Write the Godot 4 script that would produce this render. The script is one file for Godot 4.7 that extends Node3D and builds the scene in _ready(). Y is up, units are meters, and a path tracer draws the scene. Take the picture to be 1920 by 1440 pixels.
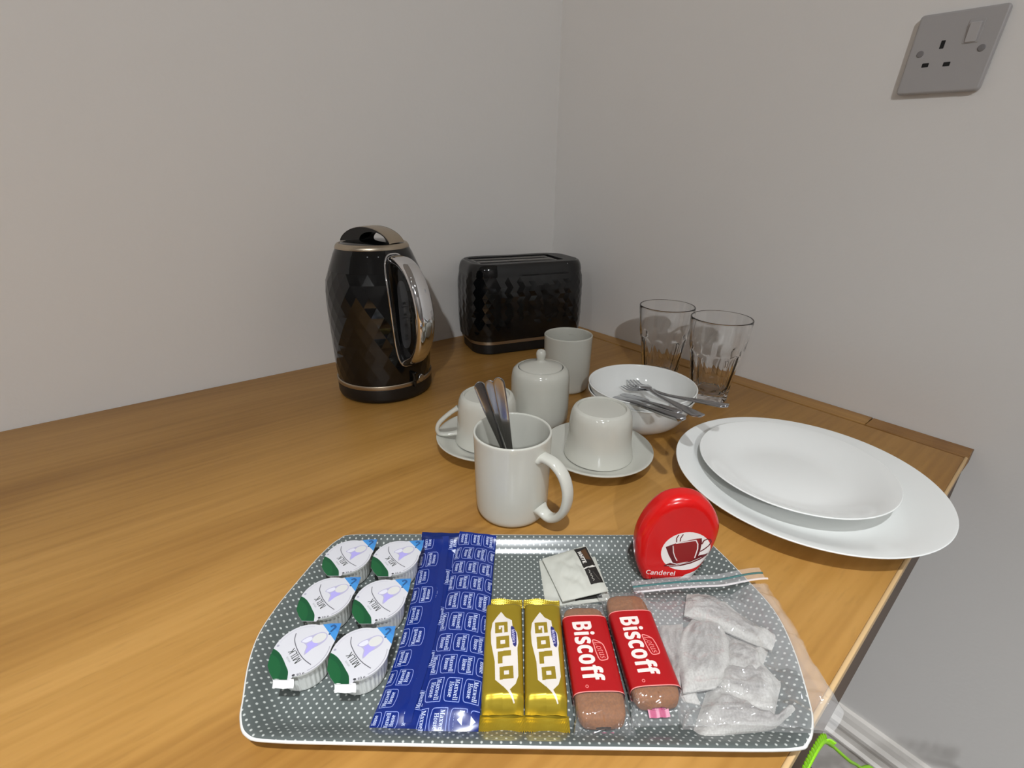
extends Node3D
# A hotel tea tray on a wooden desk in the corner of a white room.
# x runs to the camera's right, z towards the camera, y up; the desk top lies at DESK.

const DESK := 0.74
const ROOM_TURN := 38.14          # the room is turned by this much against the view, degrees
const WALL_BACK := -0.9149        # in the room's own axes
const WALL_SIDE := 0.8472
const DESK_EDGE := -0.0319
const EDGE_SLOPE := -0.0333
const CEILING := 2.40

var M := {}
var rng := RandomNumberGenerator.new()
var used := {}


# ---------------------------------------------------------------- surfaces
class Surf:
	var v := PackedVector3Array()
	var uv := PackedVector2Array()
	var col := PackedColorArray()
	var ix := PackedInt32Array()
	var gid := PackedInt32Array()
	var g := 0
	var tint := Color.WHITE
	var tinted := false

	func add(p: Vector3, t: Vector2) -> int:
		v.append(p)
		uv.append(t)
		col.append(tint)
		gid.append(g)
		return v.size() - 1

	# f(u, v) -> point; the front looks along d/du x d/dv
	func grid(nu: int, nv: int, f: Callable, flip := false) -> void:
		g += 1
		var b := v.size()
		for j in nv + 1:
			for i in nu + 1:
				var a := Vector2(float(i) / nu, float(j) / nv)
				add(f.call(a.x, a.y), a)
		for j in nv:
			for i in nu:
				var p := b + j * (nu + 1) + i
				var q := p + nu + 1
				if flip:
					ix.append_array([p, p + 1, q, p + 1, q + 1, q])
				else:
					ix.append_array([p, q, p + 1, p + 1, q, q + 1])

	func lathe(prof: PackedVector2Array, n: int, c := Vector3.ZERO, shape = null) -> void:
		var m := prof.size() - 1
		grid(n, m, func(a, b):
			var k := int(round(b * m))
			var t := TAU * (int(round(a * n)) % n) / n
			var r: float = prof[k].x
			if shape != null:
				r = shape.call(r, prof[k].y, t)
			return c + Vector3(sin(t) * r, prof[k].y, cos(t) * r))

	# a closed profile swept along a path; size(s) -> Vector2 half sizes, s from 0 to 1; power bends the section from ellipse (2) to box
	func sweep(path: PackedVector3Array, size: Callable, n := 12, up := Vector3.UP, power := 2.0, closed := false) -> void:
		var m := path.size() - 1
		var T := []
		for k in m + 1:
			var a: Vector3 = path[max(k - 1, 0)] if not closed else path[(k - 1 + m) % m]
			var b: Vector3 = path[min(k + 1, m)] if not closed else path[(k + 1) % m]
			T.append((b - a).normalized())
		var N: Vector3 = (up - T[0] * up.dot(T[0])).normalized()
		var rows := []
		for k in m + 1:
			N = (N - T[k] * N.dot(T[k])).normalized()
			var B: Vector3 = T[k].cross(N)
			rows.append([path[k], N, B, size.call(float(k) / m)])
		var ring := func(row, a):
			var t: float = TAU * a
			var cs := cos(t)
			var sn := sin(t)
			var w := 2.0 / power
			var cx: float = signf(cs) * pow(absf(cs), w)
			var sx: float = signf(sn) * pow(absf(sn), w)
			return row[0] + row[1] * cx * row[3].x + row[2] * sx * row[3].y
		grid(n, m, func(a, b): return ring.call(rows[int(round(b * m))], float(int(round(a * n)) % n) / n))
		if not closed:
			for e in [0, m]:
				g += 1
				var s := add(rows[e][0], Vector2(0.5, 0.5))
				var first := v.size()
				for i in n:
					add(ring.call(rows[e], float(i) / n), Vector2(0.5, 0.5))
				for i in n:
					var p := first + i
					var q := first + (i + 1) % n
					if e == 0:
						ix.append_array([s, p, q])
					else:
						ix.append_array([s, q, p])

	func reuv(from: int, f: Callable) -> void:
		for i in range(from, v.size()):
			uv[i] = f.call(v[i])

	func tri(a: Vector3, b: Vector3, c: Vector3) -> void:   # flat; front looks along (c-a) x (b-a)
		g += 1
		ix.append_array([add(a, Vector2.ZERO), add(b, Vector2(0, 1)), add(c, Vector2(1, 0))])

	# a slab: outline in the plane of X and Z of xf, from y0 to y1, edges rounded by r. UV = the outline's bounding box
	func slab(outline: PackedVector2Array, y0: float, y1: float, r := 0.0, xf := Transform3D(), steps := 3, under := true) -> void:
		var pts := outline
		if not Geometry2D.is_polygon_clockwise(pts):
			pts.reverse()
		var lo := pts[0]
		var hi := pts[0]
		for p in pts:
			lo = lo.min(p)
			hi = hi.max(p)
		var n := pts.size()
		var nrm := PackedVector2Array()
		for i in n:
			var d1 := (pts[i] - pts[(i - 1 + n) % n]).normalized()
			var d2 := (pts[(i + 1) % n] - pts[i]).normalized()
			var a := Vector2(d1.y, -d1.x) + Vector2(d2.y, -d2.x)
			a = a / max(0.35, (1.0 + d1.dot(d2)))
			nrm.append(a)
		# nrm must look outwards
		var probe := pts[0] + nrm[0].normalized() * 1e-5
		if Geometry2D.is_point_in_polygon(probe, pts):
			for i in n:
				nrm[i] = -nrm[i]
		var prof := PackedVector2Array()
		if r > 0.0:
			for k in steps + 1:
				var a := PI / 2 * k / steps
				prof.append(Vector2(-r + r * sin(a), y0 + r - r * cos(a)))
			for k in steps + 1:
				var a := PI / 2 * k / steps
				prof.append(Vector2(-r + r * cos(a), y1 - r + r * sin(a)))
		else:
			prof.append(Vector2(0, y0))
			prof.append(Vector2(0, y1))
		var m := prof.size() - 1
		var at := func(i, k): return pts[i % n] + nrm[i % n] * prof[k].x
		g += 1
		var b := v.size()
		for k in m + 1:
			for i in n + 1:
				var p: Vector2 = at.call(i, k)
				add(xf * Vector3(p.x, prof[k].y, p.y), (p - lo) / (hi - lo))
		var s := 1.0
		# which way round?
		var ar := 0.0
		for i in n:
			ar += pts[i].cross(pts[(i + 1) % n])
		for k in m:
			for i in n:
				var p := b + k * (n + 1) + i
				var q := p + n + 1
				if ar > 0:
					ix.append_array([p, p + 1, q, p + 1, q + 1, q])
				else:
					ix.append_array([p, q, p + 1, p + 1, q, q + 1])
		for e in ([0, m] if under else [m]):
			var cap := PackedVector2Array()
			for i in n:
				cap.append(at.call(i, e))
			var tr := Geometry2D.triangulate_polygon(cap)
			if r <= 0.0:
				g += 1
			var f := v.size()
			for p in cap:
				add(xf * Vector3(p.x, prof[e].y, p.y), (p - lo) / (hi - lo))
			for i in range(0, tr.size(), 3):
				var A := cap[tr[i]]
				var turn := (cap[tr[i + 1]] - A).cross(cap[tr[i + 2]] - A) > 0
				# front up for the top: (c-a) x (b-a) along +y
				if (e == m) == turn:
					ix.append_array([f + tr[i], f + tr[i + 1], f + tr[i + 2]])
				else:
					ix.append_array([f + tr[i], f + tr[i + 2], f + tr[i + 1]])

	func box(c: Vector3, s: Vector3, r := 0.001, xf := Transform3D()) -> void:
		slab(PackedVector2Array([Vector2(c.x - s.x / 2, c.z - s.z / 2), Vector2(c.x + s.x / 2, c.z - s.z / 2), Vector2(c.x + s.x / 2, c.z + s.z / 2), Vector2(c.x - s.x / 2, c.z + s.z / 2)]), c.y - s.y / 2, c.y + s.y / 2, r, xf, 2)

	func mesh() -> ArrayMesh:
		var sums := {}
		var keys := []
		keys.resize(v.size())
		for i in v.size():
			var p := v[i] * 2e5
			keys[i] = Vector4i(int(round(p.x)), int(round(p.y)), int(round(p.z)), gid[i])
		for t in range(0, ix.size(), 3):
			var a := v[ix[t]]
			var nn := (v[ix[t + 2]] - a).cross(v[ix[t + 1]] - a)
			for k in 3:
				var key = keys[ix[t + k]]
				sums[key] = sums.get(key, Vector3.ZERO) + nn
		var nr := PackedVector3Array()
		nr.resize(v.size())
		for i in v.size():
			var s: Vector3 = sums.get(keys[i], Vector3.UP)
			nr[i] = s.normalized() if s.length_squared() > 1e-30 else Vector3.UP
		var arr := []
		arr.resize(Mesh.ARRAY_MAX)
		arr[Mesh.ARRAY_VERTEX] = v
		arr[Mesh.ARRAY_NORMAL] = nr
		arr[Mesh.ARRAY_TEX_UV] = uv
		if tinted:
			arr[Mesh.ARRAY_COLOR] = col
		arr[Mesh.ARRAY_INDEX] = ix
		var m := ArrayMesh.new()
		m.add_surface_from_arrays(Mesh.PRIMITIVE_TRIANGLES, arr)
		return m


# ---------------------------------------------------------------- flat print
class Art:
	var im: Image
	var k: float
	var size: Vector2

	func _init(w: float, h: float, px: float, bg: Color) -> void:
		k = px * 2.0
		size = Vector2(w, h)
		im = Image.create_empty(int(round(w * k)), int(round(h * k)), false, Image.FORMAT_RGB8)
		im.fill(bg)

	func tri(a: Vector2, b: Vector2, c: Vector2, col: Color) -> void:
		a *= k
		b *= k
		c *= k
		var y0 := int(max(0.0, floor(min(a.y, b.y, c.y))))
		var y1 := int(min(im.get_height() - 1.0, ceil(max(a.y, b.y, c.y))))
		for y in range(y0, y1 + 1):
			var s := y + 0.5
			var lo := 1e9
			var hi := -1e9
			for e in [[a, b], [b, c], [c, a]]:
				var p: Vector2 = e[0]
				var q: Vector2 = e[1]
				if (p.y <= s) != (q.y <= s):
					var x := p.x + (s - p.y) / (q.y - p.y) * (q.x - p.x)
					lo = min(lo, x)
					hi = max(hi, x)
			if hi > lo:
				var x0 := int(round(lo))
				var x1 := int(round(hi))
				if x1 > x0:
					im.fill_rect(Rect2i(x0, y, x1 - x0, 1), col)

	func poly(pts: PackedVector2Array, col: Color) -> void:
		var t := Geometry2D.triangulate_polygon(pts)
		for i in range(0, t.size(), 3):
			tri(pts[t[i]], pts[t[i + 1]], pts[t[i + 2]], col)

	func line(pts: PackedVector2Array, w: float, col: Color, closed := false) -> void:
		var n := pts.size()
		for i in (n if closed else n - 1):
			var a := pts[i]
			var b := pts[(i + 1) % n]
			var d := (b - a).normalized() * w / 2
			var s := Vector2(-d.y, d.x)
			a -= d * 0.5
			b += d * 0.5
			tri(a + s, b + s, b - s, col)
			tri(a + s, b - s, a - s, col)

	func ell(c: Vector2, rx: float, ry: float, col: Color, turn := 0.0) -> void:
		var p := PackedVector2Array()
		for i in 40:
			p.append(c + Vector2(cos(TAU * i / 40) * rx, sin(TAU * i / 40) * ry).rotated(turn))
		poly(p, col)

	# c = middle of the text, h = height of one em, ang = turn of the reading direction
	func text(s: String, fnt: Font, c: Vector2, h: float, ang: float, col: Color, wide := 1.0, slant := 0.0, bold := 0.0) -> void:
		var tm := TextMesh.new()
		tm.text = s
		tm.font = fnt
		tm.font_size = 64
		tm.pixel_size = 1.0 / 64
		tm.depth = 0.0
		tm.curve_step = 1.0
		var arr := tm.get_mesh_arrays()
		var vs: PackedVector3Array = arr[Mesh.ARRAY_VERTEX]
		var ids: PackedInt32Array = arr[Mesh.ARRAY_INDEX] if arr[Mesh.ARRAY_INDEX] != null else PackedInt32Array(range(vs.size()))
		var q := PackedVector2Array()
		var lo := Vector2(1e9, 1e9)
		var hi := Vector2(-1e9, -1e9)
		for p in vs:
			lo = lo.min(Vector2(p.x, p.y))
			hi = hi.max(Vector2(p.x, p.y))
		var mid := (lo + hi) / 2
		for p in vs:
			var a := Vector2((p.x - mid.x) * wide + (p.y - mid.y) * slant, -(p.y - mid.y)) * h
			q.append(c + a.rotated(ang))
		var offs := [Vector2.ZERO] if bold <= 0.0 else [Vector2(-bold, 0), Vector2(bold, 0), Vector2(0, bold), Vector2(0, -bold), Vector2.ZERO]
		for o in offs:
			for i in range(0, ids.size(), 3):
				tri(q[ids[i]] + o, q[ids[i + 1]] + o, q[ids[i + 2]] + o, col)

	func tex() -> ImageTexture:
		im.resize(im.get_width() / 2, im.get_height() / 2, Image.INTERPOLATE_BILINEAR)
		im.generate_mipmaps()
		return ImageTexture.create_from_image(im)


# ---------------------------------------------------------------- nodes and materials
func hexc(s: String) -> Color:
	return Color.html(s)

func mat(c: Color, rough := 0.5, metal := 0.0, more := {}) -> StandardMaterial3D:
	var m := StandardMaterial3D.new()
	m.albedo_color = c
	m.roughness = rough
	m.metallic = metal
	for key in more:
		m.set(key, more[key])
	return m

func thing(called: String, label: String, category: String, at: Vector3, turn := 0.0, group := "") -> Node3D:
	var o := Node3D.new()
	name_it(o, called)
	add_child(o)
	o.position = at
	o.rotation_degrees.y = turn
	tag(o, label, category, group)
	return o

func name_it(o: Node, called: String) -> void:
	var n: int = used.get(called, 0)
	used[called] = n + 1
	o.name = called if n == 0 else "%s_%03d" % [called, n]

func tag(o: Node, label: String, category: String, group := "") -> void:
	o.set_meta("label", label)
	o.set_meta("category", category)
	if group != "":
		o.set_meta("group", group)

func part(called: String, s: Surf, m: Material, parent: Node, label := "") -> MeshInstance3D:
	var o := MeshInstance3D.new()
	o.mesh = s.mesh()
	o.material_override = m
	if label != "":
		o.set_meta("label", label)
	var n := 0
	var nm := called
	while parent.has_node(NodePath(nm)):
		n += 1
		nm = "%s_%03d" % [called, n]
	o.name = nm
	parent.add_child(o)
	return o

func structure(called: String, s: Surf, m: Material, xf := Transform3D()) -> MeshInstance3D:
	var o := MeshInstance3D.new()
	o.mesh = s.mesh()
	o.material_override = m
	o.name = called
	add_child(o)
	o.transform = xf
	o.set_meta("kind", "structure")
	return o

func copy_of(o: Node3D, called: String, label: String, at: Vector3, turn := 0.0) -> Node3D:
	var c := o.duplicate() as Node3D
	name_it(c, called)
	add_child(c)
	c.position = at
	c.rotation_degrees.y = turn
	c.set_meta("label", label)
	return c

func V2(a: Array) -> PackedVector2Array:
	var p := PackedVector2Array()
	for i in range(0, a.size(), 2):
		p.append(Vector2(a[i], a[i + 1]))
	return p

func smooth2(p: PackedVector2Array, per := 6, closed := false) -> PackedVector2Array:
	var out := PackedVector2Array()
	var n := p.size()
	for i in (n if closed else n - 1):
		var a := p[(i - 1 + n) % n] if closed else p[max(i - 1, 0)]
		var b := p[i]
		var c := p[(i + 1) % n]
		var d := p[(i + 2) % n] if closed else p[min(i + 2, n - 1)]
		for k in per:
			out.append(b.cubic_interpolate(c, a, d, float(k) / per))
	if not closed:
		out.append(p[n - 1])
	return out

func smooth3(p: Array, per := 6) -> PackedVector3Array:
	var out := PackedVector3Array()
	var n := p.size()
	for i in n - 1:
		for k in per:
			out.append((p[i] as Vector3).cubic_interpolate(p[i + 1], p[max(i - 1, 0)], p[min(i + 2, n - 1)], float(k) / per))
	out.append(p[n - 1])
	return out

func rrect(w: float, h: float, r: float, n := 6, c := Vector2.ZERO) -> PackedVector2Array:
	var p := PackedVector2Array()
	for q in 4:
		var o := Vector2((w / 2 - r) * [1, -1, -1, 1][q], (h / 2 - r) * [1, 1, -1, -1][q])
		for k in n + 1:
			var a := PI / 2 * (q + float(k) / n)
			p.append(c + o + Vector2(cos(a), sin(a)) * r)
	return p

func lerp_prof(p: PackedVector2Array, y: float) -> float:   # x at y, y rising
	for i in p.size() - 1:
		if y <= p[i + 1].y:
			return lerpf(p[i].x, p[i + 1].x, clampf((y - p[i].y) / max(1e-6, p[i + 1].y - p[i].y), 0, 1))
	return p[p.size() - 1].x

func font(name: String, bold := false) -> SystemFont:
	var f := SystemFont.new()
	f.font_names = PackedStringArray([name])
	f.font_weight = 700 if bold else 400
	return f

func room(p: Vector3) -> Vector3:           # the room's own axes -> world
	return Basis(Vector3.UP, deg_to_rad(ROOM_TURN)) * p

func on_desk(x: float, z: float, h := 0.0) -> Vector3:
	return Vector3(x, DESK + h, z)


# ---------------------------------------------------------------- the scene
func _ready() -> void:
	rng.seed = 7
	var cam := Camera3D.new()
	cam.name = "camera"
	add_child(cam)
	cam.fov = rad_to_deg(2.0 * atan(720.0 / 885.6))
	cam.near = 0.02
	cam.position = Vector3(0, DESK + 0.33, 0)
	cam.basis = Basis(Vector3.RIGHT, deg_to_rad(-22.968)) * Basis(Vector3.BACK, deg_to_rad(0.4445))
	cam.current = true

	var env := Environment.new()
	env.background_mode = Environment.BG_COLOR
	env.background_color = Color(0.02, 0.02, 0.022)
	env.tonemap_mode = Environment.TONE_MAPPER_LINEAR
	env.tonemap_exposure = 0.64
	env.sdfgi_enabled = true
	env.ssao_enabled = true
	env.ssil_enabled = true
	var we := WorldEnvironment.new()
	we.name = "environment"
	we.environment = env
	add_child(we)

	# ceiling downlights: the first two shine straight down beside the desk, the others light the rest of the room
	downlight(0.02, 0.38, 7.2, 37.0, "round white ceiling downlight almost above the camera")
	downlight(-0.32, 0.88, 0.3, 56.0, "round white ceiling downlight behind the camera on the left")
	downlight(0.68, 0.72, 0.75, 56.0, "round white ceiling downlight behind the camera on the right")
	downlight(-1.10, 2.00, 0.5, 0.0, "round white ceiling downlight in the left rear of the room")
	downlight(0.0, 2.30, 4.2, 0.0, "round white ceiling downlight in the middle of the room's rear")

	make_materials()
	build_room()
	build_desk()
	build_socket()
	build_kettle()
	build_toaster()
	build_glasses()
	build_crockery()
	build_plates()
	build_cutlery()
	build_tray()
	build_milk()
	build_coffee()
	build_gold_bars()
	build_biscuits()
	build_sugar()
	build_sweetener()
	build_tea()
	build_fern()


func downlight(x: float, z: float, energy: float, cone: float, label: String) -> void:
	var tone := Color(0.97, 0.985, 1.0)
	var o := thing("downlight", label, "ceiling light", Vector3(x, CEILING, z), 0.0, "ceiling downlights")
	var ring := Surf.new()
	ring.lathe(V2([0.034, -0.004, 0.046, -0.005, 0.052, -0.003, 0.052, 0.001]), 32)
	part("trim_ring", ring, mat(Color(0.85, 0.85, 0.84), 0.4), o)
	var face := Surf.new()
	face.lathe(V2([0.0, -0.0015, 0.034, -0.0015]), 24)
	part("glowing_face", face, mat(Color(0.9, 0.9, 0.9), 0.5, 0.0, {"emission_enabled": true, "emission": tone, "emission_energy_multiplier": 4.0}), o)
	var l: Light3D
	if cone > 0.0:
		var sp := SpotLight3D.new()
		sp.spot_range = 8.0
		sp.spot_attenuation = 2.0
		sp.spot_angle = cone
		sp.spot_angle_attenuation = 1.0
		sp.rotation_degrees.x = -90
		l = sp
	else:
		var om := OmniLight3D.new()
		om.omni_range = 8.0
		om.omni_attenuation = 2.0
		l = om
	l.name = "lamp"
	l.light_color = tone
	l.light_energy = energy
	l.light_size = 0.03
	l.shadow_enabled = true
	o.add_child(l)
	l.position = Vector3(0, -0.03, 0)


func make_materials() -> void:
	M.china = mat(hexc("c4c3b9"), 0.1, 0.0, {"metallic_specular": 0.5})
	M.glaze = mat(hexc("ecedea"), 0.07, 0.0, {"metallic_specular": 0.5})
	M.steel = mat(hexc("c9c9c8"), 0.22, 1.0)
	M.cutlery = mat(hexc("a4a4a7"), 0.18, 1.0)
	M.chrome = mat(hexc("d6d6d8"), 0.05, 1.0)
	M.brushed = mat(hexc("b8ab98"), 0.35, 1.0)
	M.black = mat(hexc("0b0c0d"), 0.07, 0.0, {"metallic_specular": 0.5})
	M.black_matt = mat(hexc("0e0e0f"), 0.4)
	M.white_plastic = mat(hexc("d9d9d7"), 0.35)
	M.paper = mat(hexc("dcdcd4"), 0.8)
	M.film = mat(Color(1, 1, 1, 0.04), 0.06, 0.0, {"transparency": BaseMaterial3D.TRANSPARENCY_ALPHA, "cull_mode": BaseMaterial3D.CULL_DISABLED, "metallic_specular": 0.5})
	M.bag = mat(Color(1, 1, 1, 0.09), 0.07, 0.0, {"transparency": BaseMaterial3D.TRANSPARENCY_ALPHA, "cull_mode": BaseMaterial3D.CULL_DISABLED, "metallic_specular": 0.5})
	M.film_fold = mat(Color(1, 1, 1, 0.16), 0.12, 0.0, {"transparency": BaseMaterial3D.TRANSPARENCY_ALPHA, "cull_mode": BaseMaterial3D.CULL_DISABLED})
	M.glass = mat(Color(1, 1, 1, 0.0), 0.0, 0.0, {"transparency": BaseMaterial3D.TRANSPARENCY_ALPHA, "refraction_enabled": true, "refraction_scale": 0.05})
	M.dark_hole = mat(hexc("050505"), 0.7)


func wall_material(c: Color) -> StandardMaterial3D:
	var n := FastNoiseLite.new()
	n.seed = 3
	n.noise_type = FastNoiseLite.TYPE_SIMPLEX_SMOOTH
	n.frequency = 0.02
	n.fractal_octaves = 4
	var t := NoiseTexture2D.new()
	t.width = 512
	t.height = 512
	t.seamless = true
	t.noise = n
	return mat(c, 0.75, 0.0, {"heightmap_enabled": true, "heightmap_texture": t, "heightmap_scale": 0.012, "uv1_triplanar": true, "uv1_scale": Vector3(9, 9, 9)})


func build_room() -> void:
	var xf := Transform3D(Basis(Vector3.UP, deg_to_rad(ROOM_TURN)), Vector3.ZERO)
	var paint := wall_material(hexc("e6e3df"))
	var x0 := -3.4
	var z1 := 3.0
	var t := 0.12
	var w := func(called, c, s, m):
		var q := Surf.new()
		q.box(c, s, 0.0)
		structure(called, q, m, xf)
	w.call("wall_back", Vector3((x0 + WALL_SIDE) / 2, CEILING / 2, WALL_BACK - t / 2), Vector3(WALL_SIDE - x0 + 2 * t, CEILING, t), paint)
	w.call("wall_right", Vector3(WALL_SIDE + t / 2, CEILING / 2, (WALL_BACK + z1) / 2), Vector3(t, CEILING, z1 - WALL_BACK), paint)
	var far_paint := mat(hexc("8c8681"), 0.8)
	w.call("wall_left", Vector3(x0 - t / 2, CEILING / 2, (WALL_BACK + z1) / 2), Vector3(t, CEILING, z1 - WALL_BACK), far_paint)
	w.call("wall_front", Vector3((x0 + WALL_SIDE) / 2, CEILING / 2, z1 + t / 2), Vector3(WALL_SIDE - x0 + 2 * t, CEILING, t), far_paint)
	w.call("ceiling", Vector3((x0 + WALL_SIDE) / 2, CEILING + t / 2, (WALL_BACK + z1) / 2), Vector3(WALL_SIDE - x0 + 2 * t, t, z1 - WALL_BACK + 2 * t), mat(hexc("c8c6c2"), 0.8))
	w.call("floor", Vector3((x0 + WALL_SIDE) / 2, -t / 2, (WALL_BACK + z1) / 2), Vector3(WALL_SIDE - x0 + 2 * t, t, z1 - WALL_BACK + 2 * t), mat(hexc("5e5650"), 0.95))
	# moulded skirting along the right wall
	var prof := V2([0.0, 0.0, 0.018, 0.0, 0.018, 0.115, 0.0225, 0.117, 0.0225, 0.121, 0.016, 0.124, 0.0155, 0.136, 0.0185, 0.146, 0.0185, 0.153, 0.013, 0.160, 0.0105, 0.170, 0.007, 0.178, 0.0, 0.180])
	var s := Surf.new()
	for i in prof.size() - 1:
		var a := prof[i]
		var b := prof[i + 1]
		s.grid(1, 1, func(u, v):
			var p := a.lerp(b, v)
			return Vector3(WALL_SIDE - p.x, p.y, lerpf(WALL_BACK, z1, u)))
	structure("baseboard_right", s, mat(hexc("e2ddd6"), 0.35), xf)
	var s2 := Surf.new()
	for i in prof.size() - 1:
		var a := prof[i]
		var b := prof[i + 1]
		s2.grid(1, 1, func(u, v):
			var p := a.lerp(b, v)
			return Vector3(lerpf(x0, WALL_SIDE - 0.02, u), p.y, WALL_BACK + p.x))
	structure("baseboard_back", s2, mat(hexc("e2ddd6"), 0.35), xf)


func wood_texture(w: int, h: int, seed_: int, base: Color, deep: Color, pale: Color) -> ImageTexture:
	var layer := func(lw, lh, f, oct, sd):
		var n := FastNoiseLite.new()
		n.seed = sd
		n.noise_type = FastNoiseLite.TYPE_SIMPLEX_SMOOTH
		n.frequency = f
		n.fractal_octaves = oct
		var im := n.get_image(lw, lh, false, false, false)
		im.convert(Image.FORMAT_L8)
		im.resize(w, h, Image.INTERPOLATE_CUBIC)
		return im.get_data()
	var figure: PackedByteArray = layer.call(w / 16, h / 2, 0.018, 3, seed_)          # broad figure, drawn out along the grain
	var grain: PackedByteArray = layer.call(w / 24, h, 0.12, 3, seed_ + 1)            # fine grain
	var pores: PackedByteArray = layer.call(w / 6, h, 0.35, 2, seed_ + 2)
	var cloud: PackedByteArray = layer.call(w / 8, h / 8, 0.03, 3, seed_ + 3)
	var out := PackedByteArray()
	out.resize(w * h * 3)
	var k := 0
	for i in w * h:
		var f := (figure[i] - 128) / 128.0
		var g := (grain[i] - 128) / 128.0
		var p := (pores[i] - 128) / 128.0
		var c := (cloud[i] - 128) / 128.0
		var t := f * 0.75 + g * 0.45 + c * 0.5
		var col := base.lerp(deep, clampf(t, 0, 1)) if t > 0 else base.lerp(pale, clampf(-t, 0, 1))
		var dark := 1.0 - 0.10 * clampf(p - 0.25, 0, 1)
		out[k] = int(clampf(col.r * dark, 0, 1) * 255)
		out[k + 1] = int(clampf(col.g * dark, 0, 1) * 255)
		out[k + 2] = int(clampf(col.b * dark, 0, 1) * 255)
		k += 3
	var im := Image.create_from_data(w, h, false, Image.FORMAT_RGB8, out)
	return ImageTexture.create_from_image(im)


func edge_at(x: float) -> float:
	return DESK_EDGE + EDGE_SLOPE * (x - 0.24)


func build_desk() -> void:
	var d := thing("desk", "honey coloured wooden desk set into the corner under the tea things", "desk", Vector3.ZERO, ROOM_TURN)
	var x0 := -1.75
	var x1 := 0.8055
	var z0 := WALL_BACK + 0.0015
	var z1 := DESK_EDGE
	var t := wood_texture(1536, 768, 21, hexc("a87c3e"), hexc("8a602a"), hexc("bd9050"))
	var top_wood := mat(Color.WHITE, 0.38, 0.0, {"albedo_texture": t, "metallic_specular": 0.45})
	var s := Surf.new()
	s.slab(V2([x0, z0, x1, z0, x1, edge_at(x1) - 0.0034, x0, edge_at(x0) - 0.0034]), DESK - 0.02, DESK, 0.0006)
	part("tabletop", s, top_wood, d)
	# the front edge is not quite square to the walls: its parts are turned a little
	var mid_x := (x0 + x1 + 0.04) / 2
	var long := (x1 + 0.04 - x0) / cos(atan(EDGE_SLOPE))
	s = Surf.new()
	s.box(Vector3(0, -0.0075, -0.0018), Vector3(long, 0.015, 0.0036), 0.0012)
	var o := part("edge_lipping", s, mat(hexc("c9a878"), 0.5), d, "pale worn edge strip")
	o.position = Vector3(mid_x, DESK, edge_at(mid_x))
	o.rotation.y = -atan(EDGE_SLOPE)
	# filler strip between the desk top and the wall, in two lengths
	var t2 := wood_texture(512, 64, 77, hexc("b5884a"), hexc("926838"), hexc("c79a5c"))
	var strip := mat(Color.WHITE, 0.5, 0.0, {"albedo_texture": t2})
	s = Surf.new()
	s.box(Vector3(0, 0, 0), Vector3(0.74, 0.022, 0.036), 0.001)
	o = part("filler_strip", s, strip, d)
	o.rotation_degrees.y = 90
	o.position = Vector3(0.8275, DESK - 0.0105, -0.17 - 0.37)
	s = Surf.new()
	s.box(Vector3(0, 0, 0), Vector3(0.118, 0.022, 0.036), 0.001)
	o = part("filler_strip", s, mat(hexc("d8cfc4"), 0.5, 0.0, {"albedo_texture": t2}), d, "short darker filler strip at the desk's end")
	o.rotation_degrees.y = 90
	o.position = Vector3(0.8275, DESK - 0.0108, -0.1700 + 0.0600)
	# dark apron, end panel and legs
	var dark := mat(Color.WHITE, 0.5, 0.0, {"albedo_texture": wood_texture(512, 128, 5, hexc("4e300c"), hexc("3c2407"), hexc("5a3a12"))})
	s = Surf.new()
	s.box(Vector3(0, -0.0725, -0.0105), Vector3(long, 0.105, 0.018), 0.001)
	o = part("apron", s, dark, d, "dark brown apron under the desk top")
	o.position = Vector3(mid_x, DESK, edge_at(mid_x))
	o.rotation.y = -atan(EDGE_SLOPE)
	for x in [x0 + 0.06, 0.76]:
		for z in [z0 + 0.06, edge_at(x) - 0.055]:
			s = Surf.new()
			s.box(Vector3(x, (DESK - 0.0205) / 2, z), Vector3(0.055, DESK - 0.021, 0.055), 0.002)
			part("leg", s, dark, d)


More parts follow.
